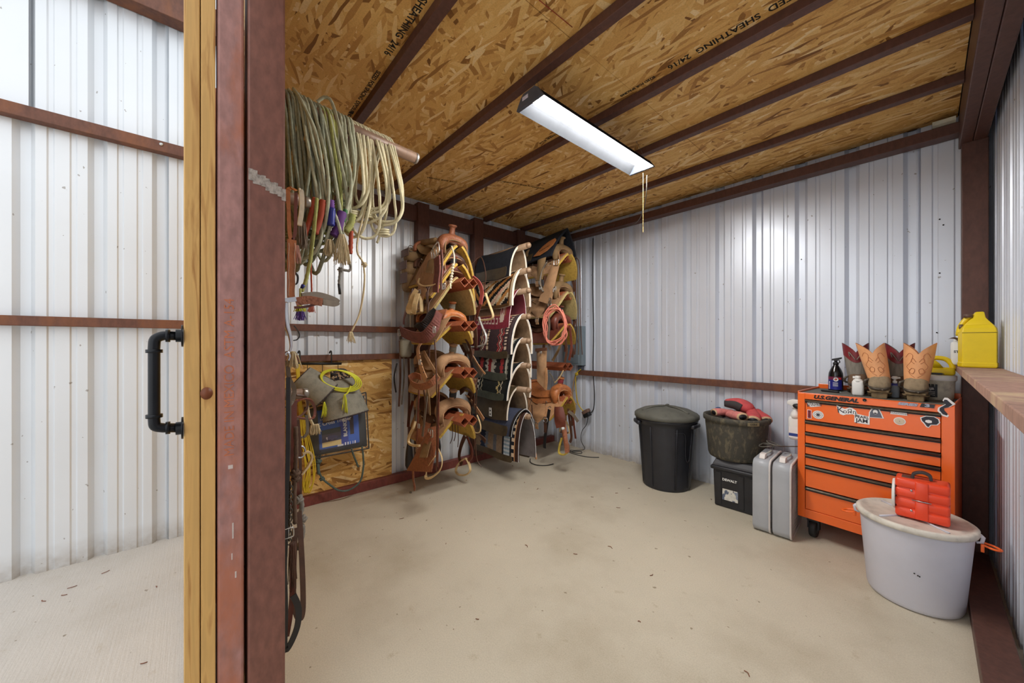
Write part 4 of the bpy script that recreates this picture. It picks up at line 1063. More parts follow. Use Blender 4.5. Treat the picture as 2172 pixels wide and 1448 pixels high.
for k, z in enumerate(LZS): rack(YL, z, -2.62, 'orange brown double tube saddle rack by the osb panel, ' + (ORD[k] if k < 3 else 'topmost'))
for k, z in enumerate(RZS): rack(YR, z, -2.675, 'orange brown double tube saddle rack next to the corner, ' + (ORD[k] if k < 4 else 'topmost'))
for k, z in enumerate(MZS):
    t = thing('blanket_peg', 'worn round pipe peg on the middle post, ' + ORD[k], 'peg', (-3.45, YM, z), group='pipe pegs for saddle pads')
    L = 3.45 - 2.60
    MB().tube([(0, 0, 0), (L - .02, 0, .006)], .030, 18).build('pipe', m_peg, t)
    b = MB(); b.lathe([(.0305, 0), (.0305, .006), (.026, .020), (.016, .030), (.0, .034)], 18, cap=False, T=frame((L - .02, 0, .006), (0, 1, 0), (0, 0, 1))); b.build('end_cap', m_peg, t)

# ---------------------------------------------------------------- saddle pads and blankets
m_weave = attr_mat('woven_wool', 0.95, 0.5, 420)
m_felt = M('tan_felt', C(176, 146, 112), 0.95, 0, 0.3, 14, 0.4, 120); m_feltw = M('cream_fleece_edge', C(226, 214, 194), 0.95, 0, 0.1, 30, 0.4, 120)
m_feltb = M('black_felt', C(24, 27, 36), 0.95, 0, 0.4, 30, 0.4, 200); m_wear = M('dark_wear_leather', C(78, 64, 44), 0.45, 0, 0.45, 9, 0.2); m_wearg = M('grey_wear_leather', C(76, 80, 68), 0.45, 0, 0.4, 9)
m_navy = M('navy_felt', C(56, 62, 80), 0.9, 0, 0.3, 12); m_bind = M('dark_brown_binding', C(60, 44, 38), 0.8)


def L3(r, g, b): return C(r, g, b)[:3]


def pad(label, k, D, w, x0, x1, colfn, cover=m_weave, slant=0.0, Dr=None, th=.020, wear=None, binding=None, z_up=.036, group='saddle pads on the middle post', nu=64, nv=56, lining=None, edge=None, bow=.0, yo=0.0):
    """Draped over peg k: u runs from the osb side over the peg to the corner side, v from the wall outwards."""
    z0 = MZS[k] + z_up; Dr = Dr or D
    t = thing('saddle_pad', label, 'saddle pad', (-3.45, YM, MZS[k]), group=group)
    def pt(u, v, off=0.0):
        q = 2 * u - 1; a = abs(q); dd = D if q < 0 else Dr
        y = math.copysign((w + off) * (1 - max(0, 1 - a) ** 2.3), q); z = -dd * a ** 1.45 + off * max(0, 1 - a * 2.2)
        x = lerp(x0, x1 + slant * a, v) + bow * math.sin(PI * v) * 0
        z += -.02 * math.sin(PI * v) * (1 - a * .6) + .006 * math.sin(9 * v + 5 * a) * a
        return (x, YM + yo + y, z0 + z)
    o = MB().sheet(lambda u, v: pt(u, v, .004), nu, nv, .005, colfn=colfn, inv=True); o.build('cover', cover, t, world=True)
    o = MB().sheet(lambda u, v: pt(u, v * .995 + .0025, -.0015), 30, 12, th, 0, 0, 1, inv=True); o.build('felt_lining', [lining or m_felt, edge or m_feltw], t, world=True)
    if wear:
        a0, a1, v0, v1, mt = wear
        for sgn in (0, 1):
            f = lambda u, v: pt((.5 - .5 * lerp(a0, a1, u)) if sgn == 0 else (.5 + .5 * lerp(a0, a1, u)), lerp(v0, v1, v) - .03 * (abs(2 * u - 1) ** 4 if v > .5 else 0), .008)
            MB().sheet(f, 10, 24, .004, inv=(sgn == 1)).build('wear_leather', mt, t, world=True)
    if binding:
        MB().tube([pt(i / 40, 1.0, .003) for i in range(41)], .007, 6).build('binding', binding, t, world=True)
    return t


def sgnu(u): return abs(2 * u - 1)


def zig(v, c, amp, per, a): return abs(v - (c + amp * (abs(((a * per) % 1) - .5) * 4 - 1)))


def c_p1(u, v): return L3(20, 22, 30)


def c_p2(u, v):
    a = sgnu(u)
    if v > .955: return L3(222, 204, 170)
    if v > .91: return L3(122, 82, 40)
    if a > .94: return L3(94, 64, 34)
    d = (a * 1.05 + abs(v - .27) * 1.15) * 9.5 if v > .27 else (a * 1.05 + abs(v - .27) * 1.6) * 9.5
    k = int(d) % 7; fz = d % 1; tooth = ((v * 60) % 1) > .5
    base = [L3(222, 204, 170), L3(30, 26, 24), L3(196, 132, 70), L3(30, 26, 24), L3(226, 176, 150), L3(222, 204, 170), L3(200, 140, 76)][k]
    if k in (0, 5) and tooth and fz > .5: return L3(30, 26, 24)
    if k == 4 and tooth and fz < .4: return L3(222, 204, 170)
    return base


def c_p3(u, v):
    a = sgnu(u)
    hx, hz = (v - .80) / .085, (a - .74) / .17
    if hx * hx + (hz - .3) ** 2 * 1.6 < .5: return L3(236, 214, 196)
    if abs(hx) < .62 and -1.0 < hz < .05 and (int((hx + 1) * 4.2) % 2 == 0): return L3(236, 214, 196)
    if .09 < v < .70 and .78 < a < .91:
        q = ((v - .09) * 11) % 1; zz = (a - .78) / .13
        if (zz < .24 or zz > .76) and q < .72: return L3(232, 204, 190)
        if q > .45 and q < .72: return L3(232, 204, 190)
        return L3(146, 52, 66)
    if v > .90 or a > .93 or a > .74: return L3(150, 56, 70)
    if v > .87 or a > .71: return L3(176, 120, 84)
    if v > .73: return L3(140, 50, 62)
    return L3(126, 94, 74)


def c_p4(u, v):
    a = sgnu(u)
    base = L3(70, 52, 54)
    if v > .93: return L3(78, 66, 68)
    for c, cols in ((.30, (L3(196, 150, 112), L3(226, 210, 190), L3(150, 56, 56))), (.74, (L3(178, 74, 72), L3(232, 196, 176), L3(178, 74, 72)))):
        for i, cc in enumerate(cols):
            if zig(v, c + (i - 1) * .045, .022, 7, a) < .012: return cc
    if abs(v - .42) < .02 and ((a * 14) % 1) < .55: return L3(232, 206, 170)
    if abs(v - .42) < .006: return L3(206, 158, 110)
    if abs(v - .87) < .026 and ((a * 14) % 1) < .5: return L3(238, 216, 190)
    if abs(v - .855) < .006: return L3(206, 120, 96)
    if v < .20: return L3(92, 30, 34)
    return base


def serr(v, c, half, a, per=9): return abs(v - c) < half * (.55 + .45 * abs(((a * per) % 1) * 2 - 1))


def c_p5(u, v):
    a = sgnu(u)
    if v > .93: return L3(34, 36, 36)
    if serr(v, .10, .10, a): return L3(96, 98, 108)
    if serr(v, .26, .055, a): return L3(176, 66, 66)
    if serr(v, .48, .05, a): return L3(158, 46, 50)
    if serr(v, .50, .15, a): return L3(196, 188, 172)
    if serr(v, .78, .05, a): return L3(176, 66, 66)
    if abs(v - .885) < .012: return L3(226, 222, 206)
    if serr(v, .89, .04, a): return L3(150, 150, 136)
    return L3(52, 48, 48)


def c_p6(u, v):
    a = sgnu(u)
    if v > .93: return L3(30, 34, 36)
    if abs(v - .20) < .05 and (((a * 8) % 1) < .5) == (abs(v - .20) < .025): return L3(224, 216, 198)
    if zig(v, .30, .015, 8, a) < .012: return L3(214, 202, 170)
    if zig(v, .74, .03, 6, a) < .02: return L3(206, 184, 128)
    if zig(v, .82, .02, 8, a) < .014: return L3(232, 220, 190)
    if v < .14: return L3(170, 110, 84) if ((a * 6) % 1) < .5 else L3(214, 170, 130)
    return L3(42, 44, 42)


def c_p7(u, v): return L3(74, 58, 42)


def c_p8(u, v):
    a = sgnu(u)
    if v > .955: return L3(44, 38, 36)
    return L3(74, 80, 100)


def c_p9(u, v):
    a = sgnu(u)
    if v > .93: return L3(72, 48, 40)
    if abs(v - .885) < .030 and ((a * 24) % 1) < .6: return L3(232, 210, 182)
    if abs(v - .915) < .006: return L3(214, 160, 110)
    if serr(v, .76, .085, a, 16): return L3(150, 172, 190) if ((a * 16) % 1) < .5 else L3(206, 214, 222)
    if serr(v, .22, .07, a, 14): return L3(44, 56, 78)
    if serr(v, .30, .05, a, 14): return L3(120, 128, 140)
    if v < .66: return L3(150, 128, 106) if abs(v - .5) > .03 else L3(110, 112, 118)
    return L3(38, 40, 50)


pad('black felt saddle pad with brown leather along its hem, on the topmost peg', 7, .335, .125, -3.36, -2.735, c_p1, cover=m_feltb, slant=-.03, wear=(.74, .99, .03, .93, m_wear), th=.022, binding=None)
pad('striped cream, black and tan woven saddle pad under the black felt pad', 6, .385, .130, -3.38, -2.715, c_p2, th=.020)
pad('maroon saddle blanket with a pale hand motif', 5, .40, .115, -3.38, -2.735, c_p3, th=.006, lining=M('maroon_wool', C(140, 60, 70), .95), edge=M('maroon_edge', C(160, 80, 86), .95), slant=-.045)
pad('dark plum woven saddle pad with cream and red zigzags', 4, .415, .150, -3.38, -2.690, c_p4, slant=-.02, th=.022, wear=(.93, 1.06, .02, .93, m_wear))
pad('grey, red and white serrated woven saddle pad', 3, .42, .145, -3.38, -2.700, c_p5, slant=-.02, wear=(.88, 1.02, .02, .90, m_wearg), lining=m_felt)
pad('charcoal woven saddle pad with cream zigzag stripes', 2, .385, .165, -3.38, -2.695, c_p6, slant=-.06, wear=(.86, 1.0, .02, .92, m_wearg))
p7 = pad('dark brown leather faced saddle pad with a small white tag', 1, .345, .150, -3.38, -2.760, c_p7, cover=m_wear, slant=-.02)
pad('slate blue saddle pad with dark leather hem, on the lowest peg', 0, .27, .150, -3.38, -2.660, c_p8, cover=m_weave, slant=-.04, z_up=.075, wear=(.70, 1.0, .02, .90, m_wear), lining=m_bind, edge=M('black_edge', C(34, 30, 28), .9), th=.012)
pad('pale blue and brown woven blanket hanging lowest of all', 0, .475, .120, -3.38, -2.640, c_p9, z_up=.040, slant=.01, th=.010, wear=(.93, 1.03, .02, .88, m_wear), lining=M('grey_wool', C(120, 112, 110), .95), edge=m_bind)
c = P(1042, 873, Y=YM - .150)
MB().sheet(lambda u, v: (lerp(-.022, .022, u) + c.x, c.y - .014 - .035 * (1 - v) * 0, c.z + lerp(-.045, .045, v)), 8, 12, .002, colfn=lambda u, v: (.05, .05, .05) if (abs(u - .5) < .28 and (.58 < v < .78 or .2 < v < .34)) else (.8, .78, .72)).build('tag', attr_mat('white_tag', .6), p7, world=True)

# black pad thrown over the top saddle in the corner
t = thing('saddle_pad', 'navy black saddle pad with tan leather patch over the saddle by the corner', 'saddle pad', (-3.05, YR, 2.55))
def ptc(u, v, off=0.0):
    q = 2 * u - 1; a = abs(q)
    y = math.copysign((.225 + off) * (1 - max(0, 1 - a) ** 1.35), q); z = -.33 * a ** 1.2 + off
    return (lerp(-3.40, -2.690 - .05 * a, v), YR + y + .01, 2.665 + z + lerp(-.01, .045, v) * (1 - .3 * a))
MB().sheet(lambda u, v: ptc(u, v, .004), 40, 20, .024, inv=True).build('cover', m_feltb, t, world=True)
m_patch = M('tan_leather_patch', C(176, 112, 64), .5, 0, .2)
cc = [ptc(.5 - .5 * a, v, .010) for a, v in ((.92, .60), (.80, .64), (.62, .71), (.50, .82), (.46, .94), (.54, .99), (.70, .98), (.86, .90), (.95, .76))]
o = Vector(ptc(.5 - .5 * .72, .80, .010)); ax = Vector(ptc(.5 - .5 * .72, .95, .010)) - o; ay = Vector(ptc(.5 - .5 * .5, .80, .010)) - o
Tp = frame(o, ax, ay); inv = Tp.inverted()
MB().plate([(inv @ Vector(q)).xy[:] for q in cc][::-1], .006, T=Tp).build('leather_patch', m_patch, t, world=True)
text_mesh('patch_text', 'Reinsman', .040, m_ink, t, Tp @ Matrix.Translation((0, -.005, .0065)) @ Matrix.Rotation(.35, 4, 'Z'), .0006, world=True)
MB().sheet(lambda u, v: ptc(.5 - .5 * lerp(.74, .97, u), lerp(.04, .52, v), .007), 6, 10, .003).build('wear_leather', m_wear, t, world=True)
# ---------------------------------------------------------------- western saddles
m_fleece = M('golden_fleece', C(196, 160, 70), 0.95, 0, 0.25, 40, 0.8, 90); m_fleece2 = M('pale_fleece', C(190, 170, 112), 0.95, 0, 0.25, 40, 0.8, 90)
LE = {
    'tooled': M('tooled_russet_leather', C(150, 92, 62), .5, 0, .4, 50, .8, 110), 'rough': M('roughout_tan_leather', C(164, 126, 90), .85, 0, .25, 14, .25),
    'brown': M('dark_brown_leather', C(92, 60, 44), .5, 0, .35, 12, .15), 'olive': M('dusty_olive_leather', C(134, 106, 70), .75, 0, .3, 10, .2),
    'orange': M('bright_russet_leather', C(182, 110, 60), .45, 0, .3, 30, .3), 'mahog': M('mahogany_leather', C(112, 58, 44), .4, 0, .3, 12, .1),
    'black': M('black_oiled_leather', C(38, 34, 34), .45, 0, .3), 'cream': M('rawhide', C(214, 186, 136), .6, 0, .2, 20), 'pink': M('pink_strap', C(194, 96, 92), .4, 0, .15),
    'maroon': M('maroon_webbing', C(116, 66, 58), .8, 0, .3, 30, .3), 'grey': M('weathered_strap', C(112, 100, 86), .7, 0, .3), 'tan': M('light_tan_leather', C(196, 146, 102), .6, 0, .25, 14, .1),
}
m_wrap = M('dark_rubber_wrap', C(54, 54, 54), .7, 0, .3); m_wrapb = M('pale_horn_wrap', C(140, 134, 116), .7); m_buckle = M('steel_buckle', C(206, 204, 198), .28, 1.0, .1); m_cotton = M('cotton_cord', C(220, 206, 178), .95, 0, .15, 40, .3)


def sub(b, name, mat, par): return b.build(name, mat, par)


def ring_pts(c, ax, ay, n=18, e=2.0): return [Vector(c) + Vector(ax) * math.cos(2 * PI * k / n) + Vector(ay) * math.sin(2 * PI * k / n) for k in range(n)]


def buckle(parent, c, ax, ay, r=.0025, world=False, name='buckle'):
    c, ax, ay = Vector(c), Vector(ax), Vector(ay)
    pts = crom([c + ax + ay * .7, c + ax * .7 + ay, c - ax * .7 + ay, c - ax + ay * .7, c - ax - ay * .7, c - ax * .7 - ay, c + ax * .7 - ay, c + ax - ay * .7], 3, True)
    b = MB().tube(pts, r, 6, closed=True); b.tube([c - ay, c + ay], r * .8, 5)
    return b.build(name, m_buckle, parent, world=world)


def stirrup(t, top, ax, width=.065, height=.14, mat=None, tread=None, name='stirrup', r=.009, world=False):
    """Bell-shaped stirrup hanging from 'top'; ax is the horizontal axis of its opening's plane."""
    top = Vector(top); ax = Vector(ax).normalized(); dn = Vector((0, 0, -1)); w = width
    pts = crom([top - ax * .018, top - ax * .030 + dn * .02, top - ax * w * .9 + dn * height * .6, top - ax * w + dn * height * .88, top - ax * w * .8 + dn * height, top + ax * w * .8 + dn * height, top + ax * w + dn * height * .88, top + ax * w * .9 + dn * height * .6, top + ax * .030 + dn * .02, top + ax * .018], 5, True)
    nm = ax.cross(dn)
    o = MB().tube(pts, r, 8, closed=True, flat=2.0, up=nm).build(name, mat or LE['cream'], t, world=world)
    if tread: MB().ribbon([top - ax * w * .8 + dn * (height - .004), top + ax * w * .8 + dn * (height - .004)], .05, .012, nm).build('tread', tread, o, world=world)
    return o


def saddle(label, loc, skirt, seat, fork, horn_wrap=None, horn=None, fleece=m_fleece, fenders=(1, 1), fmat=None, stir=(None, None), yaw=0.0, fl=.34, group=None, scale=1.0, drop=.29, strings=True, fender_tilt=0.0, tilt=0.0, flank=True, fork_w=1.0, cat='saddle'):
    Mx = Matrix.Translation(Vector(loc)) @ Matrix.Rotation(yaw, 4, 'Z') @ Matrix.Rotation(tilt, 4, 'Y') @ Matrix.Diagonal((scale, scale, scale, 1))
    t = thing('western_saddle', label, cat, group=group, M4=Mx)
    S, E_, F = LE[skirt], LE[seat], LE[fork]
    FM = LE[fmat] if fmat else S
    for sd in (-1, 1):
        def sk(u, v, off=0.0):
            xf = .275 - .09 * v ** 2.2; xb = -.35 + .09 * v ** 3
            x = lerp(xb, xf, u)
            flare = .03 * math.sin(PI * u) * v
            return (x, sd * (.040 + .205 * v ** .85 + off + flare * .3), .035 - drop * v ** 1.12 + .018 * math.cos(u * 5) * (1 - v) + off * .6)
        o = MB().sheet(lambda u, v: sk(u, v), 16, 10, .007, inv=(sd == -1)).build('skirt', S, t)
        MB().sheet(lambda u, v: sk(u * 1.0 + .012 * (2 * u - 1), v * 1.02, -.008), 16, 10, .020, inv=(sd == -1)).build('fleece_lining', fleece, o)
        # jockey over the skirt
        MB().sheet(lambda u, v: (lambda q: (lerp(-.27, .10, u) + .02 * v, q[1] * 1.0 + sd * .008, q[2] + .012))(sk(lerp(.13, .80, u), lerp(.02, .50 - .16 * math.cos(PI * u) ** 2, v))), 12, 6, .005, inv=(sd == -1)).build('seat_jockey', E_, t)
        if fenders[0 if sd < 0 else 1]:
            ln = fl
            def fe(u, v):
                hw = profile([(0, .045), (.25, .085), (.62, .105), (.85, .060), (1, .032)], v)
                x = .02 + (2 * u - 1) * hw + fender_tilt * v
                return (x, sd * (.175 + .075 * min(1, v * 1.8) + .012 * math.sin(PI * u)), -.055 - ln * v)
            fo = MB().sheet(fe, 8, 14, .006, inv=(sd == -1)).build('fender', FM, t)
            cx = .02 + fender_tilt
            y = sd * .256
            MB().ribbon(crom([(cx, y, -.05 - ln), (cx, y + sd * .006, -.10 - ln), (cx, y, -.135 - ln)], 4), .045, .008, (1, 0, 0)).build('stirrup_leather', FM, fo)
            buckle(fo, (cx, y + sd * .008, -.085 - ln), (.026, 0, 0), (0, 0, .020))
            sm = stir[0 if sd < 0 else 1]
            if sm: stirrup(fo, (cx, y, -.125 - ln), (1, sd * .25, 0), mat=LE[sm], tread=LE['brown'])
    # seat, cantle
    def st(u, v):
        q = 2 * v - 1; x = lerp(.135, -.245, u)
        hw = profile([(0, .085), (.4, .115), (1, .175)], u)
        zc = profile([(0, .108), (.25, .085), (.6, .078), (.85, .11), (1, .165)], u)
        return (x - .02 * (1 - q * q) * (1 if u > .9 else 0), q * hw, zc - .075 * abs(q) ** 2.4 * (1 if u < .8 else (1 - (u - .8) * 2.2)))
    MB().sheet(st, 18, 14, .010, inv=True).build('seat', E_, t)
    ca = crom([(-.225, -.185, .055), (-.245, -.168, .115), (-.258, -.10, .160), (-.262, 0, .176), (-.258, .10, .160), (-.245, .168, .115), (-.225, .185, .055)], 6)
    co = MB().tube(ca, .017, 10, flat=1.25, up=(1, 0, 0)).build('cantle', F, t)
    MB().sheet(lambda u, v: (lambda p: (p.x - .012 - .035 * v, p.y * (1 - .08 * v), p.z - v * (p.z - .02)))(ca[int(round(u * (len(ca) - 1)))]), len(ca) - 1, 4, .006).build('cantle_back', S, co)
    # fork with gullet, horn
    fw = fork_w
    fk = crom([(.165, -.112 * fw, -.040), (.172, -.122 * fw, .010), (.165, -.118 * fw, .062), (.150, -.078 * fw, .105), (.142, 0, .122), (.150, .078 * fw, .105), (.165, .118 * fw, .062), (.172, .122 * fw, .010), (.165, .112 * fw, -.040)], 6)
    fo = MB().tube(fk, lambda q: profile([(0, .016), (.15, .034), (.3, .050), (.5, .046), (.7, .050), (.85, .034), (1, .016)], q), 16, flat=1.35, up=(1, 0, 0)).build('fork', F, t)
    MB().tube([p + Vector((.058, 0, -.022)) for p in fk], .006, 6).build('fork_binding', S, fo)
    Hn = LE[horn] if horn else F
    HT = Matrix.Translation((.150, 0, .165)) @ Matrix.Rotation(.22, 4, 'Y')
    ho = MB().lathe([(.036, -.01), (.028, .015), (.025, .05), (.028, .066), (.038, .070), (.041, .078), (.034, .086), (.0, .088)], 20, T=HT, cap=False).build('horn', Hn, t)
    if horn_wrap:
        pts = [HT @ Vector((.0285 * math.cos(a), .0285 * math.sin(a), .012 + .0022 * a)) for a in [k * .5 for k in range(48)]]
        MB().tube(pts, .0068, 6).build('horn_wrap', horn_wrap, ho)
    if strings:
        for sd in (-1, 1):
            for x, l in ((.06, .16), (-.17, .20)):
                z0 = .0; y0 = sd * .118
                so = MB().lathe([(.015, 0), (.012, .004), (.004, .006)], 12, T=frame((x, y0 + sd * .022, z0 - .035), (1, 0, 0), (0, .55 * sd, .8)) if sd < 0 else frame((x, y0 + .022, z0 - .035), (-1, 0, 0), (0, -.55, .8))).build('concho', m_buckle, t)
                MB().tube(crom([(x, y0 + sd * .03, z0 - .04), (x + .01, y0 + sd * .075, z0 - .11), (x - .006, y0 + sd * .12, z0 - .04 - l)], 4), .0028, 5).build('string', LE['brown'], so)
    # rigging ring and latigo on both sides
    for sd in (-1, 1):
        MB().tube(ring_pts((.13, sd * .175, -.11), (.028, 0, 0), (0, sd * .018, -.030)), .0038, 6, closed=True).build('rigging_ring', m_buckle, t)
        MB().ribbon(crom([(.13, sd * .182, -.13), (.125, sd * .235, -.20), (.14, sd * .25, -.29), (.132, sd * .243, -.36)], 5), .040, .005, (1, 0, 0)).build('latigo', LE['brown'], t)
    return t


GS = 'saddles stacked on the rack by the osb panel'
# column beside the osb panel: three stacked, then one on each rack below
XSL = -3.055
saddle('tooled russet saddle with orange wrapped horn, uppermost of its stack', (XSL, YL, 2.245), 'olive', 'olive', 'tooled', None, 'tooled', fenders=(1, 1), fmat='rough', stir=('cream', None), fl=.30, drop=.33, fork_w=.95)
saddle('tan saddle with dark wrapped horn just under the tooled one', (XSL + .005, YL, 2.080), 'rough', 'brown', 'brown', m_wrap, fenders=(1, 0), fmat='rough', stir=(None, None), fl=.26, drop=.30, fleece=m_fleece)
saddle('tan saddle at the bottom of the stack of three', (XSL + .015, YL, 1.955), 'rough', 'rough', 'mahog', m_wrap, fenders=(0, 1), fmat='brown', stir=(None, 'cream'), fl=.24, drop=.30, fleece=m_fleece2)
saddle('small russet saddle with pale wrapped horn under the stack of three', (-3.045, YL, 1.555), 'rough', 'mahog', 'orange', m_wrapb, fenders=(0, 1), fmat='brown', stir=('cream', 'grey'), fl=.22, drop=.20, scale=.92)
saddle('tan roughout saddle with thick wrapped horn on the second rack from the floor', (-3.045, YL, 1.140), 'rough', 'rough', 'rough', m_wrapb, fenders=(0, 0), fmat='rough', stir=('tan', None), fl=.26, drop=.24, fork_w=1.12)
saddle('tan saddle with dark swells on the lowest rack by the osb panel', (-3.045, YL, .720), 'rough', 'brown', 'rough', m_wrap, fenders=(1, 0), fmat='tooled', stir=(None, None), fl=.22, drop=.26, fork_w=1.18, fender_tilt=-.05)
# column next to the corner
saddle('brown saddle under the navy black pad', (-2.93, YR, 2.375), 'rough', 'brown', 'olive', None, fenders=(1, 0), fmat='rough', stir=(None, None), fl=.20, drop=.24)
saddle('tan saddle with wide suede gullet on the corner rack, fourth from the floor', (-2.93, YR, 1.945), 'rough', 'rough', 'olive', None, fenders=(1, 0), fmat='rough', stir=(None, None), fl=.20, drop=.28, fleece=m_fleece2)
saddle('saddle behind the pink rope on the corner rack', (-2.95, YR, 1.585), 'mahog', 'brown', 'mahog', m_wrap, fenders=(0, 1), stir=(None, None), fl=.16, drop=.22)
saddle('bright russet saddle with yellow fleece on the lowest corner rack', (-2.95, YR, .755), 'tan', 'orange', 'orange', M('red_blue_wrap', C(150, 46, 54), .7), fenders=(1, 1), fmat='tan', stir=(None, 'cream'), fl=.20, drop=.24, yaw=.05)
# ---------------------------------------------------------------- rope rack with coiled ropes
m_pipe = steel_mat('worn_brown_pipe', C(124, 96, 76), C(140, 112, 90), 0.5, 0.5)
m_rope = {'sage': M('sage_rope', C(174, 174, 146), .9, 0, .2, 60, .3, 200), 'dark': M('shadowed_sage_rope', C(134, 136, 114), .9, 0, .25, 60, .3, 200), 'cream': M('cream_rope', C(212, 202, 166), .9, 0, .15, 60, .3, 200),  # the dark one is the sage rope with shadow painted into its colour
          'olive': M('olive_rope', C(162, 162, 94), .9, 0, .2, 60, .3, 200), 'beige': M('beige_rope', C(204, 184, 144), .9, 0, .15, 60, .3, 200), 'brown': M('brown_rope', C(96, 74, 56), .85, 0, .3, 60, .3, 200), 'green': M('grey_green_rope', C(86, 100, 92), .85, 0, .25, 60, .2), 'yellow': M('yellow_poly_rope', C(206, 176, 40), .6, 0, .15), 'lime': M('lime_cord', C(206, 206, 50), .6, 0, .15), 'red': M('rusty_red_rope', C(166, 70, 44), .8, 0, .2), 'pink': M('coral_rope', C(212, 126, 106), .7, 0, .15), 'grey': M('grey_rope', C(128, 122, 112), .9, 0, .2)}
XP = -1.95
pA = Vector((XP, .20, 2.535)); pB = Vector((XP, .957, 2.472))
t = thing('rope_rack', 'brown pipe arm near the ceiling that carries the coiled ropes', 'rope rack', pA)
MB().tube([pA, pB], .030, 18).build('pipe', m_pipe, t, world=True)
MB().tube([pB, pB + Vector((0, .006, 0)), pB + Vector((0, .016, -.001)), pB + Vector((0, .022, -.002))], lambda q: .031 if q < .4 else .031 - .02 * (q - .4) ** 2 / .36, 18).build('end_cap', M('dull_zinc', C(176, 172, 166), .4, .7), t, world=True)
MB().box((XP - .05, .19, 2.48), (XP + .05, .202, 2.59)).build('wall_plate', m_steel, t, world=True)


def pipe_at(y): return pA.lerp(pB, (y - pA.y) / (pB.y - pA.y))


def rope_coil(label, y, h, a, phi, n, mat, r=.0075, seed=0, tail=None, skew=0.0, group='coiled lariat ropes on the pipe arm', wrap=None):
    rg = random.Random(seed)
    top = pipe_at(y) + Vector((0, 0, .032 + r + .012 * rg.random()))
    t = thing('coiled_rope', label, 'rope', top, group=group)
    ax = Vector((math.cos(phi), math.sin(phi), 0)); nm = Vector((-math.sin(phi), math.cos(phi), 0))
    pts = []
    for k in range(n):
        hh = h * (1 + .36 * (rg.random() - .5)); aa = a * (1 + .6 * (rg.random() - .5)); o = (k - (n - 1) / 2) * r * 2.6
        sk = skew + .05 * (rg.random() - .5)
        for i in range(14):
            th = 2 * PI * i / 14
            s_ = math.sin(th); dn = (1 - math.cos(th)) / 2
            x = math.copysign(abs(s_) ** .6, s_) * (.040 + (aa - .040) * min(1, dn * 1.25)); z = -hh * dn
            oo = o + r * 2.25 * (i / 14 if k < n - 1 else 0)
            pts.append(top + ax * (x + sk * dn) + Vector((0, 1, -.08)) * oo * (1 - .35 * dn) + nm * .02 * math.sin(3 * th + k) * dn + Vector((0, 0, z)))
    p = crom(pts, 5)
    MB().tube(p, r, 9, lobes=3, twist=110).build('rope', m_rope[mat], t, world=True)
    if tail:
        q = [pts[2]] + [P(a_, b_, X=x_) for a_, b_, x_ in tail]
        MB().tube(crom([Vector(tt) for tt in q[1:]], 8), r * .95, 9, lobes=3, twist=110).build('tail', m_rope[mat], t, world=True)
    # the binding that holds the coil together
    c = top + Vector((0, 0, -h * .93)) + ax * skew
    b = MB()
    for k in range(3): b.tube(crom([c + ax * (.032 * math.cos(w)) + nm * (.026 * math.sin(w)) + Vector((0, 0, .012 * k + .006 * math.sin(w))) for w in [i * PI / 4 for i in range(8)]], 3, True), r * .8, 7, closed=True)
    b.build('binding', m_rope[wrap or mat], t, world=True)
    return t


def yx(px): return P(px, 250, X=XP).y


rope_coil('sage rope coil darkened as in shadow, hung closest to the partition', yx(612), .74, .10, .35, 5, 'dark', seed=1, skew=.02)
rope_coil('sage rope coil with a long tail, second on the pipe arm', yx(632), .70, .11, .55, 5, 'sage', seed=2, skew=.03, tail=[(622, 188, -1.90), (640, 215, -1.86), (672, 290, -1.84), (690, 400, -1.84), (700, 470, -1.84), (690, 515, -1.86)])
rope_coil('thick sage rope coil darkened as in shadow, third on the pipe arm', yx(655), .70, .09, .50, 4, 'dark', seed=3, r=.0085)
rope_coil('olive rope coil between the sage coils', yx(690), .60, .075, .6, 4, 'olive', seed=4)
rope_coil('sage rope coil with a cream tassel tail', yx(681), .66, .10, .75, 4, 'sage', seed=5, tail=[(673, 216, -1.90), (690, 206, -1.88), (706, 222, -1.86), (728, 300, -1.85), (745, 390, -1.86), (728, 470, -1.86), (728, 500, -1.87)])
rope_coil('tight pale rope coil in the middle of the pipe arm', yx(722), .50, .05, .4, 5, 'sage', seed=6)
rope_coil('cream rope coil with widely spread loops', yx(757), .52, .10, .95, 5, 'cream', seed=7, skew=-.03)
rope_coil('slack cream rope coil beside the outermost one', yx(785), .50, .11, 1.0, 4, 'cream', seed=8, skew=-.02)
rope_coil('outermost cream rope coil on the pipe arm', yx(812), .58, .10, .9, 4, 'cream', r=.0068, seed=9, tail=[(822, 300, -1.93), (826, 360, -1.93), (820, 450, -1.94), (800, 515, -1.95)])


def rope_line(name, label, pts, r, mat, cat='rope', parts=(), lobes=3):
    """A loose rope through photo points (px, py, X)."""
    w = [P(a, b, X=x) for a, b, x in pts]
    t = thing(name, label, cat, w[0])
    MB().tube(crom(w, 8), r, 9, lobes=lobes, twist=110).build('rope', mat, t, world=True)
    return t, w


def knot(t, c, s, mat):
    b = MB()
    for k in range(3):
        a = k * 1.05; ax = Vector((math.cos(a) * .3, math.cos(a), math.sin(a))); ay = Vector((.9, -.2, .3 * (k - 1)))
        b.tube(crom([c + ax * s * math.cos(w) + ay * s * .8 * math.sin(w) for w in [i * PI / 4 for i in range(8)]], 3, True), s * .42, 7, closed=True)
    b.build('knot', mat, t, world=True)


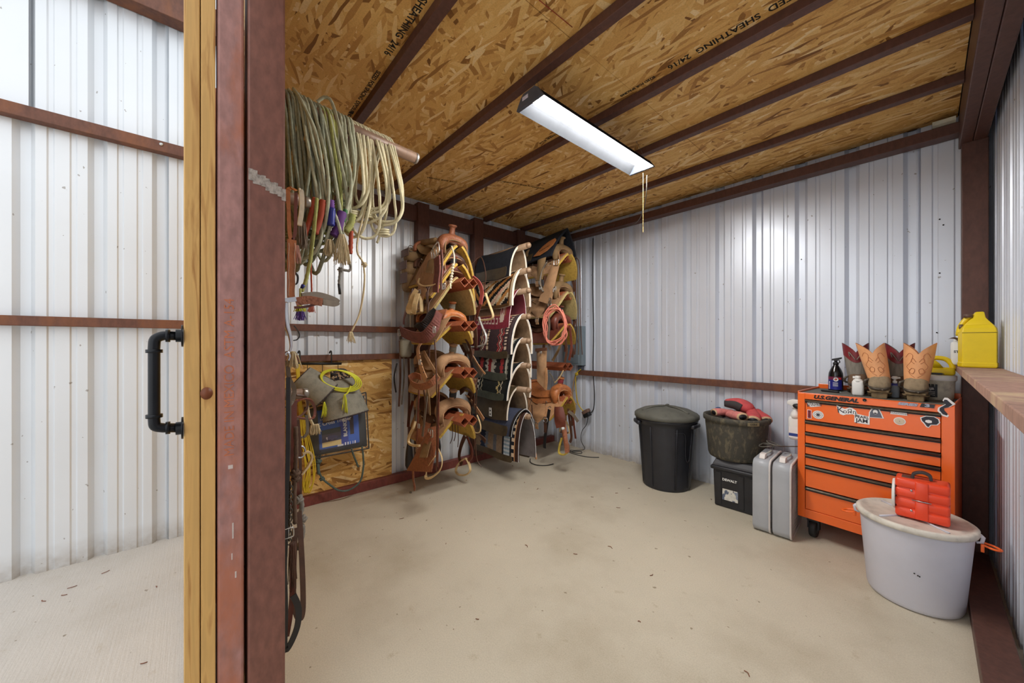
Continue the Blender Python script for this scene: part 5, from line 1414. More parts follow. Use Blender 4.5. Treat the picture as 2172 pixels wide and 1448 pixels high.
def tassel(name, label, px, py, py2, X, w0, w1, mat, n=46, thing_=None, part='strands', cat='tassel', seed=0):
    rg = random.Random(seed)
    a = P(px, py, X=X); h = a.z - P(px, py2, X=X).z
    t = thing_ or thing(name, label, cat, a)
    b = MB()
    for k in range(n):
        th = rg.random() * 2 * PI; q = math.sqrt(rg.random()); l = h * (.75 + .25 * rg.random())
        d = Vector((math.cos(th) * .6, math.sin(th), 0)) * q
        b.tube(crom([a + d * w0, a + d * lerp(w0, w1, .6) + Vector((0, 0, -l * .4)), a + d * w1 + Vector((.004 * rg.uniform(-1, 1), .006 * rg.uniform(-1, 1), -l))], 3), .0016, 4)
    b.build(part, mat, t, world=True); return t


m_cream = m_rope['beige']
t, w = rope_line('knotted_cord', 'thin cream cord with a knot and frayed end hanging from the ropes', [(776, 440, -1.93), (760, 500, -1.92), (758, 535, -1.92), (770, 558, -1.92), (773, 600, -1.92), (764, 660, -1.92), (746, 702, -1.92)], .0045, m_cream)
knot(t, P(773, 561, X=-1.92), .011, m_cream); tassel('', '', 744, 703, 728, -1.92, .006, .020, m_cream, 24, t, 'frayed_end')
t, w = rope_line('tasseled_rope', 'sage rope ending in a big cream tassel under the coils', [(700, 430, -1.83), (716, 470, -1.83), (724, 500, -1.83)], .0075, m_rope['sage'])
tassel('', '', 725, 497, 562, -1.83, .012, .042, m_cream, 90, t, 'tassel', seed=4)
tassel('rope_tassel', 'short frayed cream tassel beside the big one', 700, 508, 545, -1.84, .012, .030, m_cream, 50, seed=5)
tassel('horsehair_tassel', 'pale pink tassel beside the headstalls', 628, 520, 560, -1.75, .010, .020, M('dusty_pink_hair', C(196, 150, 136), .95), 36, seed=6)
tassel('mane_tassel', 'brown grey frayed tassel behind the orange headstall', 640, 470, 528, -1.78, .016, .026, M('grey_brown_hair', C(128, 112, 96), .95), 60, seed=7)
t, w = rope_line('hooked_rope', 'short grey rope with dark whipped end under the tassel', [(738, 552, -1.86), (744, 566, -1.86), (740, 574, -1.86), (724, 573, -1.86), (720, 590, -1.86), (719, 604, -1.86)], .006, m_rope['grey'])
knot(t, P(722, 572, X=-1.86), .010, m_rope['grey']); MB().tube([P(719, 602, X=-1.86), P(721, 624, X=-1.86)], .0065, 8).build('whipped_end', m_black, t, world=True)
t, w = rope_line('olive_rope', 'olive rope hanging down past the headstalls', [(672, 420, -1.80), (668, 470, -1.80), (660, 540, -1.80), (650, 590, -1.80), (640, 618, -1.80)], .0075, m_rope['olive'])
MB().tube([P(644, 604, X=-1.80), P(641, 612, X=-1.80)], .009, 8).build('blue_whipping', m_blue, t, world=True)
trc, w = rope_line('thin_red_cord', 'thin red brown cord hanging straight down to a coral tassel', [(659, 520, -1.82), (660, 580, -1.82), (661, 617, -1.82), (660, 650, -1.82)], .0035, m_rope['red'])
for k, (c, lab, pts, r) in enumerate((
        (m_rope['red'], 'rusty red rope hank beside the blue wrapped one', [(685, 425, -1.82), (680, 460, -1.82), (668, 495, -1.82)], .014), (m_rope['red'], 'rusty red rope hank closest to the partition', [(668, 420, -1.81), (656, 470, -1.81), (640, 515, -1.81)], .011),
        (m_blue, 'bright blue wrapped rope end among the coils', [(704, 442, -1.82), (702, 478, -1.82)], .016), (M('purple_wrap', C(98, 54, 122), .7), 'purple wrapped rope end above the cream tassels', [(726, 450, -1.85), (718, 480, -1.85), (708, 500, -1.85)], .020),
        (M('violet_wrap', C(110, 60, 140), .7), 'violet wrapped rope end under the olive coil', [(702, 425, -1.83), (703, 442, -1.83)], .014), (M('green_wrap', C(50, 110, 56), .7), 'green wrapped rope end among the coils', [(733, 445, -1.86), (728, 470, -1.86)], .010),
        (m_rope['olive'], 'pale yellow rope hank behind the cream loops', [(748, 455, -1.87), (744, 475, -1.87), (734, 490, -1.87)], .016), (m_rope['red'], 'thin red strands hanging under the cream loops', [(745, 490, -1.88), (744, 515, -1.88), (743, 538, -1.88)], .010))):
    rope_line('rope_hank', lab, pts, r, c, lobes=5)

# ---------------------------------------------------------------- headstalls, bits and reins hung along the partition
m_knob = M('dull_steel_knob', C(150, 142, 132), .35, .7, .2)


def peg(label, px, py, X, r=.025):
    c = P(px, py, X=X); t = thing('tack_peg', label, 'peg', (X, .20, c.z), group='pipe pegs on the partition')
    MB().tube([(X, .20, c.z), (X, c.y - .012, c.z)], r * .95, 16).build('pipe', m_pipe, t, world=True)
    MB().tube([(X, c.y - .012, c.z), (X, c.y - .004, c.z), (X, c.y + .006, c.z), (X, c.y + .012, c.z), (X, c.y + .014, c.z)], lambda q: r * math.sqrt(max(.02, 1 - q * q * .98)), 18).build('end_cap', m_knob, t, world=True)
    return t


peg('steel capped pipe peg behind the orange headstall', 652, 429, -1.78, .026)
peg('rusty pipe peg above the coiled brown reins', 648, 834, -1.82, .024)


def strap(name, label, cat, pts, w, th, mat, side=(0, 1, 0), thing_=None, part='strap', group=None, n=6):
    p = crom([P(a, b, X=x) if len(q) == 3 else Vector(q[:3]) for q in pts for a, b, x in [q[:3]]], n)
    t = thing_ or thing(name, label, cat, p[0], group=group)
    MB().ribbon(p, w, th, side).build(part, mat, t, world=True)
    return t


o_le = LE['orange']; m_thread = M('white_thread', C(220, 206, 188), .8)
t = strap('headstall', 'orange leather split ear headstall with white stitching', 'headstall', [(611, 402, -1.62), (612, 440, -1.62), (614, 490, -1.62), (618, 512, -1.62)], .014, .004, o_le)
strap('', '', '', [(628, 408, -1.62), (627, 440, -1.62), (626, 490, -1.62), (620, 512, -1.62)], .012, .004, LE['mahog'], thing_=t, part='ear_strap')
strap('', '', '', [(619, 508, -1.62), (618, 560, -1.62), (617, 620, -1.62), (617, 636, -1.62)], lambda q: lerp(.032, .024, q), .005, o_le, thing_=t, part='cheek_strap')
strap('', '', '', [(611, 402, -1.62), (618, 399, -1.63), (628, 404, -1.62)], .014, .004, o_le, thing_=t, part='crown')
for dx in (-6.5, 6.5):
    MB().tube([P(619 + dx + .6 * math.sin(k), 515 + 6 * k, X=-1.617) for k in range(20)], .0009, 4).build('stitching', m_thread, t, world=True)
t = strap('string_cinch', 'cream cotton cinch edge hanging over the capped peg', 'cinch', [(634, 404, -1.66), (639, 408, -1.66), (640, 440, -1.66), (635, 478, -1.66)], .018, .012, m_cotton)
t = thing('bit', 'engraved silver bit shank with a forked foot', 'bit', P(612, 640, X=-1.60))
MB().tube(crom([P(a, b, X=-1.60) for a, b in ((607, 640), (606, 665), (609, 690), (615, 712), (617, 735), (612, 750))], 7), lambda q: .007 + .003 * math.sin(q * 5), 10, flat=.5, up=(1, 0, 0)).build('shank', m_chrome, t, world=True)
MB().tube(crom([P(a, b, X=-1.60) for a, b in ((603, 752), (610, 747), (614, 756), (611, 764))], 5), .006, 8).build('foot', m_chrome, t, world=True)
MB().ribbon([P(604, 637, X=-1.60), P(628, 634, X=-1.60)], .018, .006, (0, 0, 1)).build('silver_plate', m_chrome, t, world=True)
t = strap('noseband', 'basket stamped orange noseband with a grey loop', 'headstall', [(627, 640, -1.66), (655, 636, -1.66), (684, 641, -1.66)], .034, .005, LE['tooled'], side=(0, 0, 1))
strap('', '', '', [(640, 628, -1.70), (672, 625, -1.74), (700, 632, -1.78), (716, 640, -1.80), (708, 644, -1.78), (684, 640, -1.68)], .026, .006, LE['grey'], side=(0, 0, 1), thing_=t, part='loop')
strap('', '', '', [(624, 652, -1.67), (650, 650, -1.67), (684, 641, -1.66)], .010, .004, LE['mahog'], side=(0, 0, 1), thing_=t, part='keeper')
mt = tassel('mohair_tassel', 'yellow and purple mohair tassel below the noseband', 637, 648, 662, -1.72, .012, .022, m_rope['lime'], 40, seed=8)
tassel('', '', 637, 660, 680, -1.72, .014, .020, M('purple_mohair', C(112, 84, 160), .9), 40, mt, 'purple_fringe', seed=9)
MB().tube([P(637, 612, X=-1.74), P(637, 650, X=-1.72)], .005, 7).build('cord', m_rope['olive'], mt, world=True)
tassel('', '', 660, 648, 663, -1.82, .010, .014, m_rope['pink'], 40, trc, 'tassel', seed=10)
tassel('frayed_lead', 'frayed tan rope end beside the bit foot', 622, 745, 782, -1.66, .006, .030, m_cream, 50, seed=11)
strap('bridle_loop', 'thin black rein loop beside the silver bit', 'rein', [(623, 690, -1.66), (632, 702, -1.66), (635, 712, -1.66), (630, 720, -1.66), (622, 722, -1.66)], .007, .004, LE['black'], side=(1, 0, 0))
strap('black_curb', 'black curved curb strap behind the orange headstall', 'strap', [(622, 575, -1.70), (631, 585, -1.70), (630, 600, -1.70), (622, 604, -1.70)], .012, .006, LE['black'], side=(1, 0, 0))

reins = [
    ('brown rein looped round the rusty peg', [(612, 862, -1.72), (640, 846, -1.74), (660, 850, -1.78), (668, 870, -1.80), (660, 888, -1.78), (612, 882, -1.72)], .011, 'mahog'),
    ('brown rein hanging in a wide loop under the rusty peg', [(628, 838, -1.76), (648, 842, -1.78), (652, 862, -1.80), (640, 880, -1.78), (622, 886, -1.74)], .010, 'brown'),
    ('grey brown strap loop hanging beside the bag', [(630, 885, -1.74), (628, 915, -1.74), (640, 928, -1.76), (652, 915, -1.76), (650, 880, -1.76)], .012, 'grey'),
    ('weathered flat rein falling from the bit', [(610, 765, -1.66), (613, 800, -1.66), (624, 825, -1.68), (620, 850, -1.68), (608, 865, -1.66)], .016, 'grey'),
    ('dark strap hanging full length by the post', [(611, 800, -1.62), (610, 950, -1.62), (607, 1100, -1.62), (603, 1250, -1.62), (602, 1320, -1.62)], .014, 'black'),
    ('long weathered strap hanging next to the dark one', [(614, 806, -1.64), (614, 900, -1.64), (610, 1050, -1.64), (606, 1180, -1.64)], .012, 'grey'),
    ('broad mahogany strap hanging below the reins', [(622, 850, -1.68), (622, 920, -1.68), (624, 990, -1.68), (630, 1060, -1.70)], .026, 'mahog'),
    ('brown strap hanging in front of the osb panel', [(632, 890, -1.70), (636, 960, -1.72), (637, 1040, -1.72), (634, 1070, -1.72)], .012, 'brown'),
    ('dark brown strap loop reaching towards the floor', [(634, 1085, -1.66), (640, 1180, -1.66), (643, 1280, -1.66), (638, 1312, -1.66), (628, 1300, -1.66), (622, 1250, -1.66), (626, 1120, -1.66)], .020, 'brown'),
    ('black strap loop hanging lowest beside the post', [(600, 1180, -1.58), (604, 1290, -1.58), (603, 1370, -1.58), (612, 1372, -1.58), (630, 1330, -1.58), (633, 1290, -1.58), (622, 1262, -1.58)], .022, 'black'),
    ('mahogany strap behind the lowest black loop', [(618, 1160, -1.62), (620, 1240, -1.62), (616, 1300, -1.62), (608, 1350, -1.62)], .018, 'mahog'),
]
for lab, pts, w_, m_ in reins: strap('rein', lab, 'rein', pts, w_, .005, LE[m_], side=(0, 1, .1))
t, w = rope_line('braided_rein', 'brown braided rein with a round knot by the post', [(627, 905, -1.64), (628, 960, -1.64), (626, 1005, -1.64), (624, 1060, -1.64), (626, 1110, -1.64)], .008, m_rope['brown'])
knot(t, P(626, 1003, X=-1.64), .014, m_rope['brown']); knot(t, P(627, 1015, X=-1.64), .012, m_rope['brown'])
t, w = rope_line('grey_halter_rope', 'weathered rope halter with knots below the braided rein', [(636, 1050, -1.68), (640, 1075, -1.68), (634, 1105, -1.68), (642, 1118, -1.68), (640, 1140, -1.68), (632, 1165, -1.68)], .009, m_rope['grey'])
knot(t, P(641, 1100, X=-1.68), .014, m_rope['grey']); knot(t, P(634, 1060, X=-1.68), .013, m_rope['grey'])
t = thing('curb_chain', 'rusty chain hanging among the reins', 'chain', P(616, 1030, X=-1.63))
for k in range(16):
    c = P(616 - .2 * k, 1028 + 8 * k, X=-1.63); q = k % 2
    MB().tube(ring_pts(c, (0, .008, 0) if q else (.008, 0, 0), (0, 0, .013), 12), .0026, 5, closed=True).build('link', m_spur, t, world=True)
b_t = tassel('leather_popper', 'bundle of thin brown leather strings by the post', 620, 1150, 1255, -1.62, .010, .016, LE['brown'], 40, seed=12, cat='strings')
buckle(b_t, P(612, 1130, X=-1.62), (0, .016, 0), (0, 0, .018), .003, True, 'ring')
t = thing('snap_ring', 'silver ring snap with a cream tab beside the bag', 'snap', P(640, 960, X=-1.72))
MB().tube(ring_pts(P(637, 958, X=-1.72), (0, .018, 0), (0, 0, .024)), .004, 7, closed=True).build('ring', m_chrome, t, world=True)
MB().ribbon(crom([P(a, b, X=-1.72) for a, b in ((642, 962), (655, 958), (662, 968), (656, 985), (640, 1006))], 5), .016, .008, (1, 0, 0)).build('tab', LE['cream'], t, world=True)
fk, w = rope_line('frayed_knot', 'beige rope with a frayed end in front of the blue package', [(650, 845, -1.86), (655, 880, -1.88), (664, 902, -1.90)], .006, m_cream)
tassel('', '', 668, 900, 922, -1.90, .018, .028, m_cream, 60, fk, 'frayed_end', seed=13)

# ---------------------------------------------------------------- hanging rod with leg boots, cord and packaged blanket
XR = -3.40
m_iron = M('black_iron_rod', C(52, 50, 46), .5, .6)
t = thing('hanger_rod', 'dark iron rod hooked over the lower girt above the osb panel', 'rod', P(670, 771, X=XR))
MB().tube([P(622, 771, X=XR), P(724, 771, X=XR)], .011, 10).build('rod', m_iron, t, world=True)
for px in (635, 702):
    MB().tube(crom([P(px - 3, 749, X=XF - .04), P(px - 1, 744, X=XF - .02), P(px + 1, 748, X=XR - .02), P(px + 1, 771, X=XR)], 5), .006, 7).build('hook', m_iron, t, world=True)
for px in (652, 684, 717):
    MB().tube([P(px, 771, X=XR), P(px, 812, X=XR + .01)], .003, 6).build('wire', m_iron, t, world=True)
m_neo = M('grey_neoprene', C(136, 132, 118), .9, 0, .2, 24, .4, 160); m_trimb = M('dark_bound_edge', C(64, 54, 54), .8)


def skid_boot(label, top, bot, r0, r1, ax, open_=.72):
    """Flared cuff of neoprene: top and bottom centres, radii; open to the rear."""
    top, bot = Vector(top), Vector(bot); d = (bot - top).normalized(); ax = Vector(ax); ax = (ax - d * ax.dot(d)).normalized(); ay = d.cross(ax)
    t = thing('skid_boot', label, 'leg boot', top, group='grey skid boots on the hanger rod')
    def f(u, v):
        a = lerp(-PI * open_, PI * open_, u); r = lerp(r0, r1, v ** .8)
        return top.lerp(bot, v) + ax * (r * math.sin(a)) + ay * (r * .72 * math.cos(a))
    MB().sheet(f, 22, 10, .008).build('shell', m_neo, t, world=True)
    MB().tube([f(k / 24, 1.0) for k in range(25)], .009, 7).build('hem', m_trimb, t, world=True)
    MB().tube([f(k / 24, 0.0) for k in range(25)], .008, 7).build('collar', m_trimb, t, world=True)
    return t


Xb = -3.26
skid_boot('grey skid boot hanging tilted beside the rusty peg', P(640, 798, X=Xb), P(692, 838, X=Xb + .05), .085, .12, (0, .3, 1))
skid_boot('grey flared skid boot under the lime cord coil', P(718, 808, X=Xb), P(735, 882, X=Xb + .06), .11, .175, (0, 1, 0))
t = thing('lime_cord', 'coil of lime yellow cord with frayed ends on the skid boot', 'cord', P(718, 800, X=Xb + .16))
b = MB()
for k in range(4):
    c = P(718 + 2.5 * k, 804 + 1.2 * k, X=Xb + .13); b.tube(crom([c + Vector((.03 * math.cos(w), (.125 + .006 * k) * math.cos(w), (.072 + .004 * k) * math.sin(w) - .03 * math.cos(w))) for w in [i * PI / 6 for i in range(12)]], 3, True), .006, 7, closed=True)
b.tube(crom([P(744, 818, X=Xb + .17), P(738, 832, X=Xb + .18), P(730, 838, X=Xb + .18)], 4), .006, 7)
b.build('coil', m_rope['lime'], t, world=True)
tassel('', '', 731, 836, 878, Xb + .19, .006, .026, m_rope['lime'], 22, t, 'frayed_end', seed=14)
tassel('', '', 688, 852, 886, Xb + .10, .004, .022, m_rope['lime'], 26, t, 'frayed_end', seed=15)
# dark leg-boot opening behind the cord
t = thing('bell_boot', 'black bell boot standing in the lime cord coil', 'boot', P(722, 800, X=Xb + .05))
MB().sheet(lambda u, v: P(722, 800, X=Xb + .05) + Vector((.06 * math.sin(lerp(-2.6, 2.6, u)) * .4, (.085 - .01 * v) * math.cos(lerp(-2.6, 2.6, u) + PI / 2), .075 * math.sin(lerp(-2.6, 2.6, u) + PI / 2) - .02 + .02 * v)), 20, 4, .012).build('shell', m_charc, t, world=True)
MB().sheet(lambda u, v: P(720, 800, X=Xb + .045) + Vector((0, lerp(-.07, .07, u), lerp(-.06, .055, v))), 14, 14, 0, colfn=lambda u, v: (.42, .28, .16) if mnoise.noise(Vector((u * 7 + v * 3, v * 4, 3))) > .05 else (.03, .025, .025)).build('lining', attr_mat('worn_lining', .8), t, world=True)

# packaged blanket: black blanket in a clear bag with a printed blue card
m_clear, _nt2, _b2 = nmat('clear_vinyl'); _b2.inputs['Base Color'].default_value = (.9, .93, .93, 1); _b2.inputs['Roughness'].default_value = .12; _b2.inputs['Alpha'].default_value = .07
m_cloth = M('black_packed_blanket', C(30, 32, 34), .7, 0, .3, 14, .4)
XK = -3.36
cor = [P(650, 868, X=XK), P(772, 838, X=XK), P(778, 945, X=XK), P(655, 968, X=XK)]
def bagp(u, v, d): return (cor[0].lerp(cor[1], u)).lerp(cor[3].lerp(cor[2], u), v) + Vector((d, 0, 0))
t = thing('packaged_blanket', 'black horse blanket in a clear bag with a blue printed card', 'package', cor[3])
def puff(u, v, s): return s * min(1, 6 * min(u, 1 - u)) ** .5 * min(1, 6 * min(v, 1 - v)) ** .5
b = MB(); b.sheet(lambda u, v: bagp(u, v, .01 + puff(u, v, .055) + .008 * math.sin(u * 17 + v * 9) * puff(u, v, 1)), 20, 16, 0); b.sheet(lambda u, v: bagp(u, v, .006 - puff(u, v, .03)), 8, 8, 0, inv=True); b.build('blanket', m_cloth, t, world=True)
MB().sheet(lambda u, v: bagp(u * 1.06 - .03, v * 1.10 - .05, .018 + puff(u, v, .064) + .004 * math.sin(u * 23 + v * 31)), 28, 20, 0).build('clear_bag', m_clear, t, world=True)
MB().tube([bagp(u, v, .012) for u, v in [(k / 10 * 1.06 - .03, -.05) for k in range(11)] + [(1.03, k / 8 * 1.1 - .05) for k in range(9)] + [(1.03 - k / 10 * 1.06, 1.05) for k in range(11)] + [(-.03, 1.05 - k / 8 * 1.1) for k in range(9)]], .006, 6, closed=True).build('piping', m_charc, t, world=True)
def card_col(u, v):
    if .06 < u < .54 and .48 < v < .88:
        uu, vv = (u - .06) / .48, (v - .48) / .40
        if vv > .72: return L3(214, 190, 128)
        hx, hy = (uu - .52) / .30, (vv - .52) / .13
        if hx * hx + hy * hy < 1: return L3(96, 94, 132) if uu > .3 else L3(214, 206, 214)
        if .5 < vv < .8 and (abs(uu - .36) < .02 or abs(uu - .62) < .02 or abs(uu - .70) < .02): return L3(60, 50, 56)
        if vv < .25: return L3(66, 72, 70)
        return L3(92, 88, 104) if vv < .5 else L3(70, 70, 96)
    hx, hy = (u - .80) / .07, (v - .30) / .14
    if hx * hx + hy * hy < 1 or (.76 < u < .86 and .30 < v < .70): return L3(60, 44, 50)
    if v > .93: return L3(22, 26, 52)
    if v > .86 and .6 < u < .92 and (u * 16) % 1 < .4: return L3(226, 226, 236)
    if .44 < u < .58 and v > .88: return L3(222, 222, 230)
    return L3(38, 84, 168) if u < .5 else (L3(44, 60, 150) if u < .72 else L3(52, 96, 190))
card = lambda u, v: bagp(.14 + .68 * u, .06 + .86 * v, .016 + puff(.14 + .68 * u, .06 + .86 * v, .060))
MB().sheet(card, 60, 44, 0, colfn=card_col, smooth=False).build('printed_card', attr_mat('glossy_print', .3, mul=.08), t, world=True)
def card_T(u, v, up=False):
    o = Vector(card(u, v)); ax = Vector(card(min(.99, u + .05), v)) - o; ay = Vector(card(u, v - .05)) - o
    m = frame(o, ax, ay) if not up else frame(o, ay, -ax)
    return m @ Matrix.Translation((0, 0, .003))
text_mesh('card_text', '5K Cross Trainer', .040, m_wplast, t, card_T(.36, .33), .0006, world=True, bold=.0006)
text_mesh('card_text', 'Classic Equine', .018, m_wplast, t, card_T(.20, .22), .0005, world=True, shear=.3)
text_mesh('card_text', 'BLANKET', .040, m_wplast, t, card_T(.645, .50, True), .0006, world=True, bold=.001)
rope_line('tie_cord', 'grey green cord loop hanging below the packaged blanket', [(768, 945, -3.35), (771, 985, -3.36), (764, 1020, -3.37), (742, 1038, -3.38), (720, 1040, -3.38), (700, 1028, -3.38), (684, 1014, -3.38), (676, 995, -3.37), (680, 960, -3.36)], .008, m_rope['green'])
t, w = rope_line('tie_cord', 'knotted grey green cord end beside the loop', [(673, 966, -3.36), (674, 985, -3.36), (676, 1005, -3.36)], .012, m_rope['green'])
knot(t, P(676, 978, X=-3.36), .018, m_rope['green']); knot(t, P(683, 1015, X=-3.37), .016, m_rope['green'])
rope_line('tie_cord', 'short grey green cord hanging under the bag middle', [(742, 940, -3.33), (750, 965, -3.35), (756, 980, -3.37), (760, 990, -3.37)], .008, m_rope['green'])
t = thing('yellow_rope', 'hank of yellow rope hanging beside the partition', 'rope', P(655, 960, X=-3.3))
b = MB()
for k in range(7):
    rg = random.Random(k); a0 = 642 + 3.4 * k
    b.tube(crom([P(628 + k, 772, X=-3.39), P(634 + k, 860, X=-3.36), P(a0 + rg.uniform(-2, 2), 955, X=-3.3), P(a0 + 4 + rg.uniform(-3, 3), 990, X=-3.3), P(a0 + 2 + rg.uniform(-6, 5), 1025, X=-3.3), P(648 + rg.uniform(-4, 8), 1045, X=-3.3), P(a0 - 6, 1020, X=-3.31)], 6), .0055, 6)
b.build('strands', m_rope['yellow'], t, world=True)
# ---------------------------------------------------------------- straps, stirrups and fenders hanging round the saddles
SAD = [o for o in COL.objects if o.name.startswith('western_saddle')]


def YP(q): return q.copy() if isinstance(q, Vector) else P(q[0], q[1], Y=q[2])


def strapy(name, label, cat, pts, w, th, mat, side=(1, 0, 0), t=None, part='strap', n=6):
    p = crom([YP(q) for q in pts], n)
    t = t or thing(name, label, cat, p[0])
    o = MB().ribbon(p, w, th, side).build(part, mat, t, world=True)
    return t


def panel4(t, part, c, th, mat, bulge=.02, nrm=(0, -1, 0), taper=0.0, n=10):
    """Leather panel from four photo corners (top-left, top-right, bottom-right, bottom-left)."""
    a, b, d, e = [YP(q) for q in c]; nv = Vector(nrm)
    f = lambda u, v: (a.lerp(b, u)).lerp(e.lerp(d, u), v) + nv * bulge * math.sin(PI * u) * math.sin(PI * min(1, v + .2)) + (b - a) * (taper * math.sin(PI * v) * (u - .5))
    return MB().sheet(f, n, n, th, inv=True).build(part, mat, t, world=True)


def loopy(name, label, cat, pts, r, mat, t=None, part='loop', flat=1.0, closed=False):
    p = crom([YP(q) for q in pts], 6, closed)
    t = t or thing(name, label, cat, p[0])
    MB().tube(p, r, 8, flat=flat, up=(0, 1, .2), closed=closed).build(part, mat, t, world=True)
    return t


yl, yr = 1.50, 2.07
s1, s2, s3, s4, s5, s6 = SAD[:6]; r1, r2, r3, r4 = SAD[6:10]
# --- top stack
panel4(s1, 'fender', [(903, 545, yl), (931, 522, yl + .03), (919, 606, yl - .03), (881, 603, yl - .03)], .008, LE['rough'], .03)
panel4(s1, 'pocket', [(908, 553, yl - .03), (921, 547, yl - .02), (917, 580, yl - .055), (902, 577, yl - .055)], .006, LE['olive'], .012)
loopy('', '', '', [(890, 590, yl - .05), (888, 600, yl - .05), (898, 606, yl - .05), (915, 605, yl - .05), (925, 602, yl - .04)], .006, LE['cream'], s1, 'latigo_keeper', 1.6)
buckle(s1, YP((925, 530, yl - .02)), (.045, 0, .02), (-.01, 0, .045), .005, True)
buckle(s1, YP((920, 536, yl - .02)), (.035, 0, .02), (-.01, 0, .035), .004, True)
t = strapy('cinch', 'maroon felt cinch hanging beside the top fender', 'cinch', [(927, 545, yl - .02), (928, 575, yl - .03), (925, 600, yl - .04), (924, 620, yl - .04)], .085, .012, LE['maroon'])
strapy('', '', '', [(936, 530, yl - .02), (938, 560, yl - .03), (936, 590, yl - .045), (935, 614, yl - .045)], .026, .006, LE['mahog'], t=t, part='edge_strap')
buckle(t, YP((941, 607, yl - .06)), (.020, 0, 0), (0, 0, .022), .004, True)
loopy('mecate', 'cream cotton cord plaited at its middle, hanging from the stacked saddles', 'cord', [(958, 522, 1.62), (963, 540, 1.60), (963, 558, 1.58), (959, 575, 1.57), (955, 595, 1.56), (956, 612, 1.56)], .006, m_cotton, part='cord')
t = COL.objects.get('mecate')
for k in range(7): knot(t, YP((961 - k * .8, 562 + 6 * k, 1.565)), .010, m_cotton)
t = strapy('pink_strap', 'shiny pink strap curling round the racks beside the pads', 'strap', [(1002, 586, yr - .1), (1015, 598, yr - .04), (1022, 618, yr), (1019, 645, yr)], .055, .006, LE['pink'])
strapy('', '', '', [(1019, 645, yr), (1012, 665, yr), (1004, 685, yr), (1000, 700, yr)], .045, .006, LE['mahog'], t=t, part='strap_end')
t = loopy('rawhide_stirrup', 'rawhide stirrup hanging in front of the striped pad', 'stirrup', [(1030, 622, yr + .05), (1036, 640, yr + .05), (1044, 662, yr + .05), (1045, 673, yr + .05), (1034, 678, yr + .05), (1013, 679, yr + .05)], .010, LE['cream'], flat=1.4)
strapy('', '', '', [(1000, 560, yr), (1020, 545, yr + .05), (1030, 580, yr + .06), (1028, 610, yr + .06), (1030, 625, yr + .05)], .012, .004, LE['brown'], t=t, part='hanging_strap')
# saddle bags against the wall beside the cantle
t = thing('saddle_bag', 'dusty brown saddle bag wedged between the stacked saddles and the wall', 'bag', P(872, 600, X=-3.38))
for px, py, w_, h_ in ((880, 545, .10, .06), (874, 572, .09, .07), (871, 600, .07, .09)):
    c = P(px, py, X=-3.36); MB().box(c - Vector((.09, w_, h_)), c + Vector((.07, w_, h_)), ch=.045).build('pouch', LE['olive'], t, world=True)
    MB().sheet(lambda u, v: c + Vector((lerp(-.09, .075, u), -w_ - .004 - .006 * math.sin(PI * u), lerp(h_, -.01, v))), 6, 4, .006, inv=True).build('flap', LE['brown'], t, world=True)
MB().tube(ring_pts(P(872, 527, X=-3.3), (.0, .03, 0), (0, 0, .03)), .004, 6, closed=True).build('ring', m_spur, t, world=True)
t = thing('blanket_roll', 'tan suede roll behind the seat of the uppermost saddle', 'roll', P(908, 515, Y=1.62))
MB().tube([P(888, 517, Y=1.70), P(890, 516, Y=1.70), P(924, 510, Y=1.72), P(926, 510, Y=1.72)], lambda q: .030 if .02 < q < .98 else .045 - .02, 14).build('roll', LE['olive'], t, world=True)
# rawhide stirrup at the osb side
t = strapy('gold_stirrup', 'pale rawhide stirrup with dark lacing near the girt', 'stirrup', [(884, 614, yl), (876, 628, yl - .02), (870, 645, yl - .03), (866, 658, yl - .03), (876, 664, yl - .03), (880, 645, yl - .03), (886, 622, yl)], .050, .008, LE['cream'], side=(1, .6, 0))
strapy('', '', '', [(876, 612, yl + .03), (869, 640, yl), (858, 670, yl), (856, 688, yl)], .03, .006, LE['mahog'], t=t, part='leather')
# --- second group: flank band
t = strapy('flank_cinch', 'wide flank cinch, black inside and maroon outside, in a deep loop', 'cinch', [(932, 662, yl + .02), (922, 690, yl - .02), (905, 712, yl - .06), (888, 716, yl - .08), (866, 710, yl - .08), (850, 702, yl - .06)], .10, .010, LE['maroon'], side=(.3, -.3, 1))
strapy('', '', '', [(928, 660, yl + .05), (914, 672, yl + .01), (900, 690, yl - .03), (888, 700, yl - .05)], .11, .006, LE['black'], side=(.6, -.2, .8), t=t, part='lining')
buckle(t, YP((847, 705, yl - .06)), (0, .012, .0), (0, 0, .03), .004, True); buckle(t, YP((921, 699, yl - .07)), (.020, 0, 0), (0, 0, .024), .004, True)
panel4(s4, 'fender', [(930, 680, yl + .10), (955, 672, yl + .14), (925, 722, yl + .02), (902, 722, yl + .02)], .008, LE['rough'], .02)
panel4(s4, 'tooled_flap', [(920, 660, yl + .08), (948, 655, yl + .10), (940, 676, yl + .06), (915, 682, yl + .04)], .008, LE['tooled'], .025)
t = loopy('steel_stirrup', 'pale metal stirrup hanging in front of the plum pad', 'stirrup', [(1016, 672, yr + .04), (1024, 695, yr + .04), (1031, 712, yr + .04), (1029, 728, yr + .04), (1018, 734, yr + .04), (998, 736, yr + .04)], .009, M('pale_steel', C(200, 198, 192), .4, .5), flat=1.4)
strapy('', '', '', [(1008, 690, yr), (1010, 715, yr), (1009, 738, yr)], .045, .008, LE['brown'], t=t, part='hanging_strap')
t = thing('feed_bag', 'grey canvas bag hanging behind the saddles next to the girt', 'bag', P(858, 740, X=-3.40))
c = P(860, 738, X=-3.38); MB().box(c - Vector((.03, .06, .09)), c + Vector((.04, .06, .09)), ch=.028).build('pouch', M('grey_canvas', C(142, 136, 118), .9), t, world=True)
